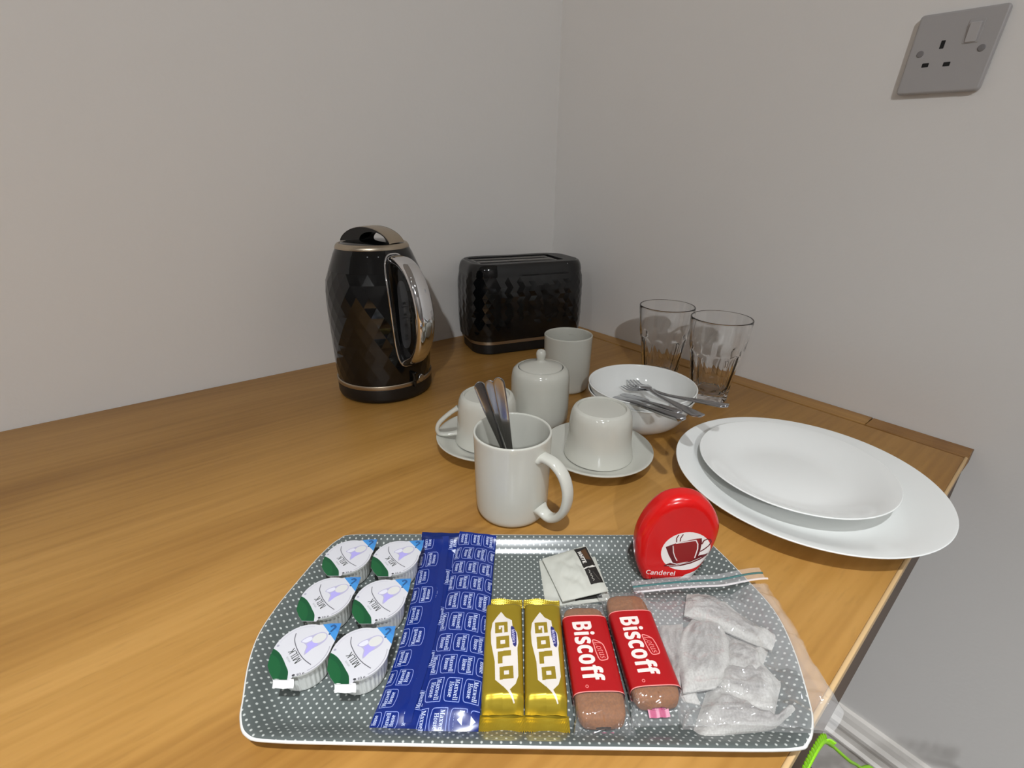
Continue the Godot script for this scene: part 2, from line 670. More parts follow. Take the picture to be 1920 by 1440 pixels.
func build_socket() -> void:
	# local frame: X along the wall (to the right in the photo), Z out of the wall
	var o := thing("wall_socket", "white single switched wall socket high on the right wall", "socket", room(Vector3(WALL_SIDE, DESK + 0.4806, -0.2138)))
	o.basis = Basis(Vector3.UP, deg_to_rad(ROOM_TURN - 90.0)) * Basis(Vector3.BACK, deg_to_rad(-3.0))
	var up := Transform3D(Basis(Vector3.RIGHT, PI / 2), Vector3.ZERO)   # slab's y -> +z
	var m := mat(hexc("a9a6a5"), 0.35)
	var s := Surf.new()
	s.slab(rrect(0.0835, 0.0845, 0.004, 5), 0.0003, 0.0095, 0.0025, up, 4)
	part("face_plate", s, m, o)
	s = Surf.new()
	s.slab(rrect(0.015, 0.024, 0.0012, 4, Vector2(0.0165, -0.019)), 0.0094, 0.0102, 0.0004, up)
	part("switch_surround", s, m, o)
	s = Surf.new()
	var rk := Transform3D(Basis(Vector3.RIGHT, PI / 2 + 0.12), Vector3(0.0165, 0.019, 0.0))
	s.slab(rrect(0.0105, 0.0195, 0.001, 4), 0.0085, 0.0128, 0.0008, rk)
	part("rocker_switch", s, mat(hexc("b4b1b0"), 0.3), o)
	for h in [[-0.0096, 0.0088, 0.0042, 0.0085], [-0.0200, -0.0115, 0.0068, 0.0044], [0.0014, -0.0122, 0.0068, 0.0044]]:
		s = Surf.new()
		s.slab(rrect(h[2], h[3], 0.0005, 2, Vector2(h[0], -h[1])), 0.0080, 0.00965, 0.0, up)
		part("pin_hole", s, M.dark_hole, o)
	for x in [-0.0293, 0.0293]:
		s = Surf.new()
		s.lathe(V2([0.0036, 0.0, 0.0036, 0.0006, 0.0028, 0.0010, 0.0, 0.0010]), 20)
		var c := part("screw_cap", s, mat(hexc("7d7a7a"), 0.4), o)
		c.rotation_degrees.x = 90
		c.position = Vector3(x, 0.001, 0.0094)


func build_kettle() -> void:
	var o := thing("kettle", "tall black faceted electric kettle with chrome handle beside the toaster", "kettle", on_desk(-0.2205, -0.765, 0.0004))
	var ph := deg_to_rad(44.0)
	var e := Vector3(sin(ph), 0, cos(ph))       # towards the handle
	var p := Vector3(cos(ph), 0, -sin(ph))
	var prof := V2([0.0775, 0.031, 0.0782, 0.06, 0.0785, 0.10, 0.0790, 0.14, 0.0785, 0.17, 0.0745, 0.195, 0.0675, 0.2115, 0.0600, 0.2300, 0.0560, 0.2375])
	var s := Surf.new()
	s.lathe(V2([0.0, 0.0, 0.072, 0.0, 0.0765, 0.002, 0.0785, 0.008, 0.0785, 0.0235, 0.0775, 0.0245, 0.05, 0.0245]), 64)
	part("power_base", s, M.black_matt, o)
	s = Surf.new()
	s.lathe(V2([0.0775, 0.0243, 0.0792, 0.0248, 0.0792, 0.0305, 0.0775, 0.0312]), 64)
	part("steel_band", s, M.brushed, o)
	# body: rhombic facets from the band to the shoulder, then smooth
	s = Surf.new()
	var n := 26
	var rows := 11
	var y0 := 0.031
	var y1 := 0.206
	var pt := func(r, i):
		var y: float = lerpf(y0, y1, float(r) / rows)
		var t: float = TAU * (i + 0.5 * (r % 2)) / n
		var q: float = lerp_prof(prof, y)
		if r > 0 and r < rows:
			q += 0.0006
		return Vector3(sin(t) * q, y, cos(t) * q)
	for r in rows:
		for i in n:
			var a: Vector3 = pt.call(r, i)
			var b: Vector3 = pt.call(r, i + 1)
			var c: Vector3 = pt.call(r + 1, i)
			var d: Vector3 = pt.call(r + 1, i + 1)
			if r % 2 == 0:
				s.tri(a, c, b)
				s.tri(b, c, d)
			else:
				s.tri(a, c, d)
				s.tri(a, d, b)
	var shoulder := PackedVector2Array()
	for k in 13:
		var y := lerpf(y1, 0.2375, k / 12.0)
		shoulder.append(Vector2(lerp_prof(prof, y), y))
	s.lathe(smooth2(shoulder, 2), 72)
	part("body", s, M.black, o)
	s = Surf.new()
	s.lathe(V2([0.0556, 0.2368, 0.0567, 0.2376, 0.0556, 0.2412, 0.0535, 0.2440, 0.051, 0.2448, 0.049, 0.2435]), 72)
	part("collar_ring", s, M.brushed, o)
	# lid: a low black dome with a strap handle whose top is brushed steel
	var lid := Surf.new()
	lid.lathe(V2([0.0495, 0.2430, 0.047, 0.2450, 0.035, 0.2475, 0.02, 0.2488, 0.0, 0.2490]), 48)
	var lo := part("lid", lid, M.black, o)
	var strap := Surf.new()
	var metal := Surf.new()
	var wide := 0.0165
	var ps := deg_to_rad(64.0)
	var es := Vector3(sin(ps), 0, cos(ps))
	var qs := Vector3(cos(ps), 0, -sin(ps))
	var arch_o := func(u): return Vector2(-0.049 * cos(PI * u), 0.2455 + 0.0225 * pow(sin(PI * u), 1.25))
	var arch_i := func(u): return Vector2(0.016 - 0.026 * cos(PI * u), 0.2480 + 0.0135 * sin(PI * u))
	for sd in [-1.0, 1.0]:
		strap.grid(24, 1, func(u, v):
			var q: Vector2 = (arch_o.call(u) as Vector2).lerp(arch_i.call(u), v)
			return es * q.x + Vector3.UP * q.y + qs * wide * sd, sd > 0)
	strap.grid(24, 1, func(u, v):
		var q: Vector2 = arch_i.call(u)
		return es * q.x + Vector3.UP * q.y + qs * wide * lerpf(-1, 1, v))
	part("lid_strap", strap, M.black, lo)
	metal.grid(28, 6, func(u, v):
		var q: Vector2 = arch_o.call(u)
		var w := lerpf(-1, 1, v)
		return es * q.x + Vector3.UP * (q.y + 0.0006 - 0.001 * pow(absf(w), 6)) + qs * (wide + 0.0008) * w, true)
	part("steel_strap_cover", metal, M.brushed, lo)
	# handle panel, its chrome trim, and the water gauge
	var on_body := func(t, y, out): return Vector3(sin(t), 0, cos(t)) * (lerp_prof(prof, y) + out) + Vector3.UP * y
	var half := deg_to_rad(15.5)
	var outline := []
	for k in 72:
		var a := TAU * k / 72.0
		var ca := signf(cos(a)) * pow(absf(cos(a)), 0.62)
		var sa := signf(sin(a)) * pow(absf(sin(a)), 0.42)
		outline.append(Vector2(ph + half * ca * (1.0 + 0.16 * sa), 0.1465 + 0.0860 * sa))
	s = Surf.new()
	s.grid(72, 10, func(u, v):
		var q: Vector2 = outline[int(round(u * 72)) % 72]
		var c := Vector2(ph, clampf(q.y, 0.085, 0.205))
		q = c.lerp(q, v)
		return on_body.call(q.x, q.y, 0.0012), true)
	part("handle_panel", s, M.black, o)
	var tp := PackedVector3Array()
	for q in outline:
		tp.append(on_body.call(q.x, q.y, 0.0012))
	tp.append(tp[0])
	s = Surf.new()
	s.sweep(tp, func(_a): return Vector2(0.0014, 0.0014), 8, e, 2.0, false)
	part("chrome_trim", s, M.chrome, o)
	s = Surf.new()
	s.grid(40, 8, func(u, v):
		var a: float = TAU * u
		var q := Vector2(ph - 0.01 + deg_to_rad(6.4) * signf(cos(a)) * pow(absf(cos(a)), 0.7) * v, 0.1425 + 0.0525 * signf(sin(a)) * pow(absf(sin(a)), 0.55) * v)
		return on_body.call(q.x, q.y, 0.0030 - 0.0012 * v), true)
	part("water_gauge", s, mat(hexc("3c3d3f"), 0.15, 0.0, {"metallic_specular": 0.5}), o)
	s = Surf.new()
	for k in 4:
		var y := 0.105 + 0.017 * k
		s.grid(4, 1, func(u, v): return on_body.call(ph - 0.01 + deg_to_rad(3.2) * lerpf(-1, 1, u), y + 0.0010 * v, 0.0033))
		s.grid(3, 1, func(u, v): return on_body.call(ph - 0.01 + deg_to_rad(1.6) * lerpf(-1, 1, u), y + 0.004 + 0.0035 * v, 0.0033))
	part("gauge_marks", s, mat(hexc("17181a"), 0.5), o)
	var hp := []
	for q in V2([0.058, 0.2235, 0.076, 0.2245, 0.096, 0.2205, 0.114, 0.2065, 0.128, 0.182, 0.1345, 0.152, 0.1325, 0.125, 0.122, 0.099, 0.104, 0.079, 0.074, 0.0655]):
		hp.append(e * q.x + Vector3.UP * q.y)
	s = Surf.new()
	s.sweep(smooth3(hp, 7), func(a): return Vector2(0.0068 + 0.0012 * sin(PI * a), 0.0115 + 0.0030 * sin(PI * a)), 24, Vector3.UP, 2.5)
	part("handle", s, M.chrome, o)
	# switch lever and the round steel badge by the band
	s = Surf.new()
	var ts := deg_to_rad(49)
	var sw := Transform3D(Basis(Vector3(cos(ts), 0, -sin(ts)), Vector3.UP, Vector3(sin(ts), 0, cos(ts))), Vector3(sin(ts), 0, cos(ts)) * 0.078)
	s.box(Vector3(0, 0.0400, 0.004), Vector3(0.007, 0.016, 0.008), 0.002, sw)
	s.box(Vector3(0, 0.0285, 0.0035), Vector3(0.0045, 0.012, 0.005), 0.001, sw)
	part("switch", s, M.black, o)
	s = Surf.new()
	var tb := deg_to_rad(61)
	s.lathe(V2([0.0068, 0.0, 0.0068, 0.0018, 0.0058, 0.0026, 0.0, 0.0030]), 28)
	var b := part("steel_badge", s, M.steel, o)
	b.transform = Transform3D(Basis(Vector3(cos(tb), 0, -sin(tb)), Vector3(sin(tb), 0, cos(tb)), Vector3(0, -1, 0)), Vector3(sin(tb), 0, cos(tb)) * 0.0782 + Vector3.UP * 0.0315)


func superrect(a: float, b: float, r: float, n: int) -> PackedVector2Array:   # evenly spaced points round a rounded rectangle
	var dense := rrect(2 * a, 2 * b, r, 24)
	var length := 0.0
	var m := dense.size()
	for i in m:
		length += dense[i].distance_to(dense[(i + 1) % m])
	var out := PackedVector2Array()
	var step := length / n
	var at := 0.0
	var done := 0.0
	for i in m:
		var p := dense[i]
		var q := dense[(i + 1) % m]
		var l := p.distance_to(q)
		while at < done + l - 1e-9 and out.size() < n:
			out.append(p.lerp(q, (at - done) / l))
			at += step
		done += l
	return out


func build_toaster() -> void:
	var o := thing("toaster", "black faceted two slice toaster with a pale metal band in the corner", "toaster", on_desk(0.0158, -1.0254, 0.0004), 22.46)
	var A := 0.131
	var B := 0.074
	var R := 0.048
	var ring := func(y):                     # half sizes by height
		var k := 1.0
		if y > 0.13:
			k = 1.0 - 0.115 * pow((y - 0.13) / 0.053, 2.0)
		elif y < 0.07:
			k = 1.0 - 0.05 * pow((0.07 - y) / 0.07, 1.6)
		return k
	var s := Surf.new()
	s.slab(superrect(A - 0.010, B - 0.010, R - 0.008, 96), 0.0, 0.0225, 0.003)
	part("base", s, M.black_matt, o)
	s = Surf.new()
	s.slab(superrect(A - 0.0055, B - 0.0055, R - 0.004, 120), 0.0222, 0.0302, 0.0006)
	part("metal_band", s, M.brushed, o)
	# body shell in small triangular facets
	s = Surf.new()
	var n := 56
	var rows := 13
	var y0 := 0.030
	var y1 := 0.160
	var base := superrect(A, B, R, n * 2)
	var pt := func(r, i):
		var y: float = lerpf(y0, y1, float(r) / rows)
		var j: int = posmod(2 * i + (r % 2), 2 * n)
		var k: float = ring.call(y)
		var q: Vector2 = base[j]
		var out := 0.0
		if r > 0 and r < rows:
			out = 0.0004 if (i + r) % 2 == 0 else -0.0002
		q = q - q.normalized() * ((1.0 - k) * 0.11) + q.normalized() * out
		return Vector3(q.x, y, q.y)
	for r in rows:
		for i in n:
			var a: Vector3 = pt.call(r, i)
			var b: Vector3 = pt.call(r, i + 1)
			var c: Vector3 = pt.call(r + 1, i)
			var d: Vector3 = pt.call(r + 1, i + 1)
			if r % 2 == 0:
				s.tri(a, b, c)
				s.tri(b, d, c)
			else:
				s.tri(a, d, c)
				s.tri(a, b, d)
	# smooth shoulder up to the flat top
	var fine := superrect(A, B, R, 160)
	s.grid(160, 12, func(u, v):
		var q: Vector2 = fine[int(round(u * 160)) % 160]
		var y: float = lerpf(y1, 0.1845, sin(v * PI / 2))
		var inn: float = (1.0 - ring.call(y1)) * 0.11 + 0.011 * (1.0 - cos(v * PI / 2))
		q -= q.normalized() * inn
		return Vector3(q.x, y, q.y), true)
	part("body", s, M.black, o)
	# top plate with a sunk well for the two slots
	var well := V2([-0.106, -0.043, 0.082, -0.043, 0.082, 0.043, -0.106, 0.043])
	s = Surf.new()
	var edge := PackedVector2Array()
	for q in fine:
		edge.append(q - q.normalized() * ((1.0 - ring.call(y1)) * 0.11 + 0.011))
	var wr := rrect(0.188, 0.086, 0.006, 39, Vector2(-0.012, 0))
	var m := wr.size()
	s.grid(160, 1, func(u, v):
		var i := int(round(u * 160)) % 160
		var q: Vector2 = edge[i].lerp(wr[int(i * m / 160.0) % m], v)
		return Vector3(q.x, 0.1845, q.y), true)
	s.grid(160, 1, func(u, v):
		var i := int(round(u * 160)) % 160
		var q: Vector2 = wr[int(i * m / 160.0) % m]
		return Vector3(q.x, 0.1845 - 0.005 * v, q.y), true)
	part("top_plate", s, M.black_matt, o)
	s = Surf.new()
	for z in [-0.036, 0.0, 0.036]:
		s.box(Vector3(-0.012, 0.1790, z), Vector3(0.176, 0.006, 0.011), 0.0015)
	for x in [-0.098, 0.074]:
		s.box(Vector3(x, 0.1786, 0), Vector3(0.006, 0.0055, 0.082), 0.0012)
	part("slot_plate", s, mat(hexc("8d8c8a"), 0.3, 1.0), o, "steel frame of the two bread slots")
	s = Surf.new()
	s.box(Vector3(-0.012, 0.1700, 0), Vector3(0.184, 0.006, 0.083), 0.001)
	part("slot_well", s, M.dark_hole, o)
	s = Surf.new()
	s.box(Vector3(A + 0.004, 0.062, 0), Vector3(0.016, 0.009, 0.030), 0.003)
	part("lever", s, M.black_matt, o)
	s = Surf.new()
	s.box(Vector3(A + 0.0125, 0.062, 0), Vector3(0.002, 0.009, 0.030), 0.0008)
	part("lever_trim", s, M.brushed, o)


func build_glasses() -> void:
	var o := thing("tumbler", "clear faceted glass tumbler nearest the bowl, standing right of the other glass", "glass", on_desk(0.3305, -0.728, 0.0006), 9.0, "clear tumblers behind the bowl")
	var s := Surf.new()
	var outer := smooth2(V2([0.0, 0.0, 0.024, 0.0, 0.0290, 0.0008, 0.0308, 0.004, 0.0325, 0.02, 0.0352, 0.045, 0.0383, 0.068, 0.0405, 0.082, 0.0420, 0.090, 0.0437, 0.105, 0.0456, 0.122, 0.0466, 0.135, 0.0464, 0.1372, 0.0455, 0.1380]), 4)
	var inner := smooth2(V2([0.0447, 0.1376, 0.0442, 0.135, 0.0428, 0.12, 0.0405, 0.10, 0.0375, 0.080, 0.0335, 0.05, 0.0292, 0.025, 0.0262, 0.0165, 0.018, 0.0135, 0.0, 0.0130]), 4)
	var prof := outer.duplicate()
	prof.append_array(inner)
	var flutes := 10
	var no := outer.size()
	s.lathe(prof, 120, Vector3.ZERO, func(r, y, t):
		var k := -1.0
		if r > 0.0255 and y < 0.1 and not (absf(r - lerp_prof(inner_rise, y)) < 0.0004):
			var a := fposmod(t * flutes / TAU, 1.0) * 2.0 - 1.0     # -1..1 across a flute
			var top := 0.0865 - 0.010 * a * a
			var depth := clampf((top - y) / 0.006, 0, 1) * clampf((y - 0.001) / 0.006, 0, 1)
			return r - 0.0024 * depth * (1.0 - a * a * 0.95)
		return r)
	part("glass_body", s, M.glass, o)
	copy_of(o, "tumbler", "clear faceted glass tumbler farther back, left of and behind the other glass", on_desk(0.268, -0.806, 0.0006), 27.0)


var inner_rise := V2([0.0, 0.0130, 0.018, 0.0135, 0.0262, 0.0165, 0.0292, 0.025, 0.0335, 0.05, 0.0375, 0.080, 0.0405, 0.10])


func mug_at(label: String, at: Vector3, az: float) -> Node3D:
	var o := thing("mug", label, "mug", at, az)
	var s := Surf.new()
	s.lathe(smooth2(V2([0.0, 0.0025, 0.030, 0.0025, 0.0325, 0.0004, 0.0345, 0.0006, 0.0375, 0.004, 0.0388, 0.012, 0.0396, 0.035, 0.0400, 0.06, 0.0404, 0.085, 0.0408, 0.0945, 0.0404, 0.0966, 0.0394, 0.0972, 0.0384, 0.0966, 0.0378, 0.094, 0.0372, 0.08, 0.0366, 0.04, 0.0358, 0.016, 0.032, 0.0085, 0.02, 0.0068, 0.0, 0.0066]), 4), 72)
	part("body", s, M.china, o)
	s = Surf.new()
	var hp := []
	for q in V2([0.0388, 0.0800, 0.0440, 0.0815, 0.0550, 0.0800, 0.0655, 0.0720, 0.0715, 0.0590, 0.0725, 0.0460, 0.0695, 0.0320, 0.0620, 0.0200, 0.0530, 0.0145, 0.0450, 0.0160, 0.0382, 0.0200]):
		hp.append(Vector3(0, q.y, q.x))
	s.sweep(smooth3(hp, 6), func(a):
		var flare := 1.0 + 0.42 * (exp(-pow(a / 0.06, 2.0)) + exp(-pow((1.0 - a) / 0.06, 2.0)))
		return Vector2(0.0043, 0.0070) * flare, 20, Vector3.UP, 2.3)
	part("handle", s, M.china, o)
	return o


func build_crockery() -> void:
	mug_at("white mug with teaspoons standing in it, just behind the tray", on_desk(0.001, -0.4285, 0.0004), 48.0).set_meta("group", "white mugs")
	mug_at("empty white mug standing behind the lidded sugar bowl, in front of the toaster", on_desk(0.0948, -0.7674, 0.0004), 165.0).set_meta("group", "white mugs")
	# sugar bowl
	var o := thing("sugar_bowl", "white lidded china sugar bowl with a round knob", "sugar bowl", on_desk(0.0412, -0.637, 0.0004))
	var s := Surf.new()
	s.lathe(smooth2(V2([0.0, 0.002, 0.031, 0.002, 0.033, 0.0, 0.036, 0.001, 0.0405, 0.006, 0.0425, 0.014, 0.0428, 0.03, 0.0425, 0.06, 0.0422, 0.072, 0.0405, 0.0815, 0.0365, 0.0865, 0.0335, 0.0878, 0.0325, 0.0872, 0.0322, 0.084]), 4), 64)
	part("body", s, M.china, o)
	s = Surf.new()
	s.lathe(smooth2(V2([0.0312, 0.084, 0.0315, 0.0872, 0.0305, 0.0885, 0.026, 0.0905, 0.018, 0.0930, 0.0095, 0.0950, 0.0062, 0.0965, 0.0056, 0.0990, 0.0066, 0.1035, 0.0070, 0.1075, 0.0056, 0.1115, 0.003, 0.1130, 0.0, 0.1134]), 4), 56)
	part("lid", s, M.china, o)
	# saucers and upturned cups
	var sc := thing("saucer", "white saucer under the upturned cup right of the mug with the spoons", "saucer", on_desk(0.1105, -0.531, 0.0004), 0.0, "white saucers")
	s = Surf.new()
	s.lathe(smooth2(V2([0.0, 0.003, 0.033, 0.003, 0.0345, 0.0, 0.0372, 0.0, 0.039, 0.003, 0.052, 0.0075, 0.065, 0.0135, 0.0702, 0.0172, 0.0707, 0.0184, 0.0700, 0.0192, 0.066, 0.0178, 0.052, 0.0110, 0.040, 0.0072, 0.034, 0.0070, 0.024, 0.0060, 0.0, 0.0058]), 3), 72)
	part("dish", s, M.china, sc)
	copy_of(sc, "saucer", "white saucer under the upturned cup left of the mug with the spoons", on_desk(-0.0305, -0.562, 0.0004))
	var cup := thing("teacup", "white teacup turned upside down on its saucer, right of the mug with the spoons", "cup", on_desk(0.1125, -0.531, 0.0088), 165.0, "upturned teacups")
	s = Surf.new()
	s.lathe(smooth2(V2([0.0, 0.0575, 0.024, 0.057, 0.034, 0.052, 0.0365, 0.042, 0.0375, 0.025, 0.0395, 0.010, 0.0422, 0.0012, 0.0432, 0.0003, 0.0442, 0.0010, 0.0436, 0.005, 0.0412, 0.018, 0.0400, 0.032, 0.0392, 0.046, 0.0378, 0.057, 0.0352, 0.0635, 0.0328, 0.0655, 0.0310, 0.0664, 0.0302, 0.0660, 0.0295, 0.0640, 0.027, 0.0632, 0.0, 0.0630]), 4), 64)
	part("body", s, M.china, cup)
	s = Surf.new()
	var hp := []
	for q in V2([0.0385, 0.0490, 0.046, 0.0445, 0.056, 0.0370, 0.0645, 0.0285, 0.0675, 0.0200, 0.0650, 0.0135, 0.057, 0.0110, 0.048, 0.0112, 0.0405, 0.0120]):
		hp.append(Vector3(0, q.y, q.x))
	s.sweep(smooth3(hp, 6), func(a): return Vector2(0.0028, 0.0042) * (1.0 + 0.3 * (exp(-pow(a / 0.06, 2.0)) + exp(-pow((1.0 - a) / 0.06, 2.0)))), 16, Vector3.UP, 2.2)
	part("handle", s, M.china, cup)
	copy_of(cup, "teacup", "white upturned teacup with its handle to the left, behind the mug with the spoons", on_desk(-0.033, -0.5685, 0.0088), -79.0)
	# two nested bowls
	var bowl := thing("bowl", "white bowl holding the knives and forks, uppermost of the two nested bowls", "bowl", on_desk(0.1905, -0.638, 0.0108), 0.0, "nested white bowls")
	s = Surf.new()
	s.lathe(smooth2(bowl_profile(), 4), 80)
	part("dish", s, M.glaze, bowl)
	copy_of(bowl, "bowl", "white bowl beneath the one with the cutlery, standing on the desk", on_desk(0.1905, -0.638, 0.0005))


func bowl_profile() -> PackedVector2Array:
	return V2([0.0, 0.003, 0.038, 0.003, 0.0405, 0.0, 0.0440, 0.0, 0.0480, 0.0028, 0.0565, 0.0090, 0.0640, 0.0180, 0.0700, 0.0300, 0.0742, 0.0420, 0.0764, 0.0500, 0.0775, 0.0518, 0.0768, 0.0526, 0.0752, 0.0515, 0.0728, 0.0430, 0.0684, 0.0310, 0.0622, 0.0200, 0.0545, 0.0135, 0.046, 0.0100, 0.036, 0.0095, 0.0, 0.0095])


func build_plates() -> void:
	var o := thing("dinner_plate", "large white dinner plate with a smaller plate lying on it", "plate", on_desk(0.336, -0.4655, 0.0005))
	var s := Surf.new()
	s.lathe(smooth2(V2([0.0, 0.0022, 0.072, 0.0022, 0.0745, 0.0, 0.0785, 0.0, 0.085, 0.0022, 0.105, 0.0090, 0.125, 0.0175, 0.1365, 0.0230, 0.1382, 0.0244, 0.1378, 0.0252, 0.1362, 0.0250, 0.124, 0.0205, 0.106, 0.0130, 0.092, 0.0080, 0.080, 0.0053, 0.068, 0.0045, 0.050, 0.0042, 0.025, 0.0042, 0.0, 0.0042]), 4), 120)
	part("dish", s, M.glaze, o)
	o = thing("side_plate", "smaller white plate lying on top of the large dinner plate", "plate", on_desk(0.3325, -0.4785, 0.0056))
	s = Surf.new()
	s.lathe(smooth2(V2([0.0, 0.0020, 0.052, 0.0020, 0.054, 0.0, 0.0575, 0.0, 0.063, 0.0020, 0.078, 0.0085, 0.094, 0.0175, 0.1022, 0.0228, 0.1038, 0.0240, 0.1034, 0.0249, 0.1018, 0.0246, 0.093, 0.0205, 0.079, 0.0128, 0.067, 0.0075, 0.056, 0.0050, 0.046, 0.0043, 0.032, 0.0040, 0.016, 0.0040, 0.0, 0.0040]), 4), 112)
	part("dish", s, M.glaze, o)


# ---------------------------------------------------------------- cutlery
# a fork or knife from its head end to its handle end, lying with its flat side up
func along(a: Vector3, b: Vector3) -> Transform3D:      # Z from a to b, Y as upright as it can be, origin a
	var z := (b - a).normalized()
	var x := Vector3.UP.cross(z).normalized()
	return Transform3D(Basis(x, z.cross(x), z), a)

func strip(s: Surf, xf: Transform3D, mid: Callable, half: Callable, thick: Callable, n := 40) -> void:
	s.grid(16, n, func(u, v):
		var t: float = TAU * float(int(round(u * 16)) % 16) / 16
		v = 0.5 - 0.5 * cos(PI * v)
		var c: Vector3 = mid.call(v)
		var cs := signf(cos(t)) * pow(absf(cos(t)), 0.7)
		var sn := signf(sin(t)) * pow(absf(sin(t)), 0.7)
		var shut := 0.02 if v <= 0.0001 or v >= 0.9999 else 1.0
		return xf * (c + Vector3(cs * half.call(v), sn * thick.call(v), 0) * shut))

func fork(label: String, a: Vector3, b: Vector3) -> void:
	var o := thing("fork", label, "fork", a, 0.0, "forks in the bowl")
	var xf := along(a, b)
	xf.origin = Vector3.ZERO
	var L := a.distance_to(b)
	var s := Surf.new()
	var bend := func(z): return 0.0040 * exp(-pow((z - 0.055) / 0.022, 2.0)) + 0.004 * exp(-pow((z + 0.002) / 0.012, 2.0))
	strip(s, xf, func(v): return Vector3(0, bend.call(lerpf(0.036, L, v)), lerpf(0.036, L, v)),
		func(v):
			if v < 0.10: return 0.0112 * sqrt(clampf(v / 0.03, 0.06, 1.0)) * (1.0 - 0.25 * v / 0.1)
			return lerpf(0.0032, 0.0088, smoothstep(0.28, 1.0, v)) + 0.0052 * (1.0 - smoothstep(0.1, 0.22, v)) - 0.006 * smoothstep(0.975, 1.0, v),
		func(v): return 0.0011 + 0.0006 * smoothstep(0.1, 0.3, v), 60)
	part("handle", s, M.cutlery, o)
	for k in 4:
		s = Surf.new()
		var x := (k - 1.5) * 0.0058
		strip(s, xf, func(v):
			var z := lerpf(0.0, 0.041, v)
			return Vector3(x * (1.0 - 0.06 * (1.0 - v)), bend.call(z), z),
			func(v): return lerpf(0.0009, 0.0020, v), func(v): return lerpf(0.0006, 0.0012, v), 14)
		part("tine", s, M.cutlery, o)

func knife(label: String, a: Vector3, b: Vector3) -> void:
	var o := thing("table_knife", label, "knife", a, 0.0, "knives in the bowl")
	var xf := along(a, b)
	xf.origin = Vector3.ZERO
	xf.basis = xf.basis * Basis(Vector3.BACK, deg_to_rad(18))
	var L := a.distance_to(b)
	var s := Surf.new()
	strip(s, xf, func(v): return Vector3(0, 0, lerpf(L * 0.5, L, v)),
		func(v): return lerpf(0.0036, 0.0056, smoothstep(0.05, 0.8, v)) - 0.0022 * smoothstep(0.95, 1.0, v),
		func(v): return lerpf(0.0020, 0.0030, v) - 0.0012 * smoothstep(0.95, 1.0, v), 30)
	part("handle", s, M.cutlery, o)
	s = Surf.new()
	strip(s, xf, func(v): return Vector3(0.002 * sin(v * 2.5), 0, lerpf(0.0, L * 0.502, v)),
		func(v): return lerpf(0.0030, 0.0052, sqrt(clampf(v / 0.22, 0, 1))) - 0.0016 * smoothstep(0.9, 1.0, v), func(v): return lerpf(0.0009, 0.0018, v), 30)
	part("blade", s, M.cutlery, o)

func spoon(label: String, tip: Vector3, low: Vector3, roll: float) -> void:
	var o := thing("teaspoon", label, "spoon", low, 0.0, "teaspoons in the mug")
	var z := (tip - low).normalized()
	var x := Vector3(0, 0, 1).cross(z).normalized()     # flat side towards the camera
	var xf := Transform3D(Basis(z.cross(x), x, z) * Basis(Vector3.BACK, roll), Vector3.ZERO)
	xf = Transform3D(Basis(x, z.cross(x), z) * Basis(Vector3.BACK, roll), Vector3.ZERO)
	var L := tip.distance_to(low)
	var s := Surf.new()
	strip(s, xf, func(v): return Vector3(0, 0, lerpf(0.033, L, v)),
		func(v): return lerpf(0.0024, 0.0058, smoothstep(0.15, 0.9, v)) * sqrt(clampf(1.0 - pow(1.0 - clampf((1.0 - v) / 0.055, 0.0, 1.0), 2.0), 0.02, 1.0)),
		func(v): return 0.0010 + 0.0005 * (1.0 - v), 50)
	part("handle", s, M.cutlery, o)
	s = Surf.new()
	strip(s, xf, func(v): return Vector3(0, -0.004 * sin(PI * v), lerpf(0.0, 0.036, v)),
		func(v): return 0.0105 * sqrt(clampf(v / 0.25, 0.02, 1.0)) * (1.0 - 0.75 * smoothstep(0.45, 1.0, v)), func(v): return 0.0009, 24)
	part("spoon_bowl", s, M.cutlery, o)

func build_cutlery() -> void:
	fork("steel fork with its tines up, its handle leaving the bowl towards the camera", on_desk(0.1920, -0.6985, 0.0385), on_desk(0.2203, -0.4952, 0.0812))
	fork("steel fork lying under the other, its handle leaving the bowl to the right", on_desk(0.1795, -0.6880, 0.0335), on_desk(0.2662, -0.5275, 0.0790))
	knife("steel table knife on the bowl, the one nearer the camera", on_desk(0.1500, -0.6300, 0.0435), on_desk(0.1795, -0.4410, 0.1050))
	knife("steel table knife on the bowl, between the nearer knife and the forks", on_desk(0.1690, -0.6650, 0.0325), on_desk(0.1952, -0.4925, 0.0865))
	spoon("teaspoon in the white mug, its handle leaning furthest left", on_desk(-0.0341, -0.4370, 0.1468), on_desk(0.0105, -0.4385, 0.0100), 0.25)
	spoon("teaspoon in the white mug, its handle between the two others", on_desk(-0.0228, -0.4300, 0.1516), on_desk(0.0145, -0.4300, 0.0100), -0.2)
	spoon("bright teaspoon in the white mug, its handle the tallest and furthest right", on_desk(-0.0136, -0.4210, 0.1585), on_desk(0.0090, -0.4205, 0.0110), -0.15)


# ---------------------------------------------------------------- the tray and what lies on it
func tray_outline() -> PackedVector2Array:
	return smooth2(V2([-0.150, -0.3655, -0.075, -0.3665, 0.0115, -0.3668, 0.100, -0.3675, 0.172, -0.3685, 0.186, -0.3655, 0.194, -0.3500, 0.2050, -0.3150, 0.2130, -0.2800, 0.2100, -0.2450, 0.2000, -0.2080, 0.1945, -0.1940, 0.1850, -0.1820, 0.1700, -0.1772, 0.100, -0.1770, 0.0115, -0.1775, -0.075, -0.1785, -0.145, -0.1797, -0.1630, -0.1830, -0.1720, -0.1930, -0.1772, -0.2060, -0.1860, -0.2300, -0.1905, -0.2540, -0.1885, -0.2800, -0.1830, -0.3060, -0.1750, -0.3380, -0.1650, -0.3590]), 5, true)

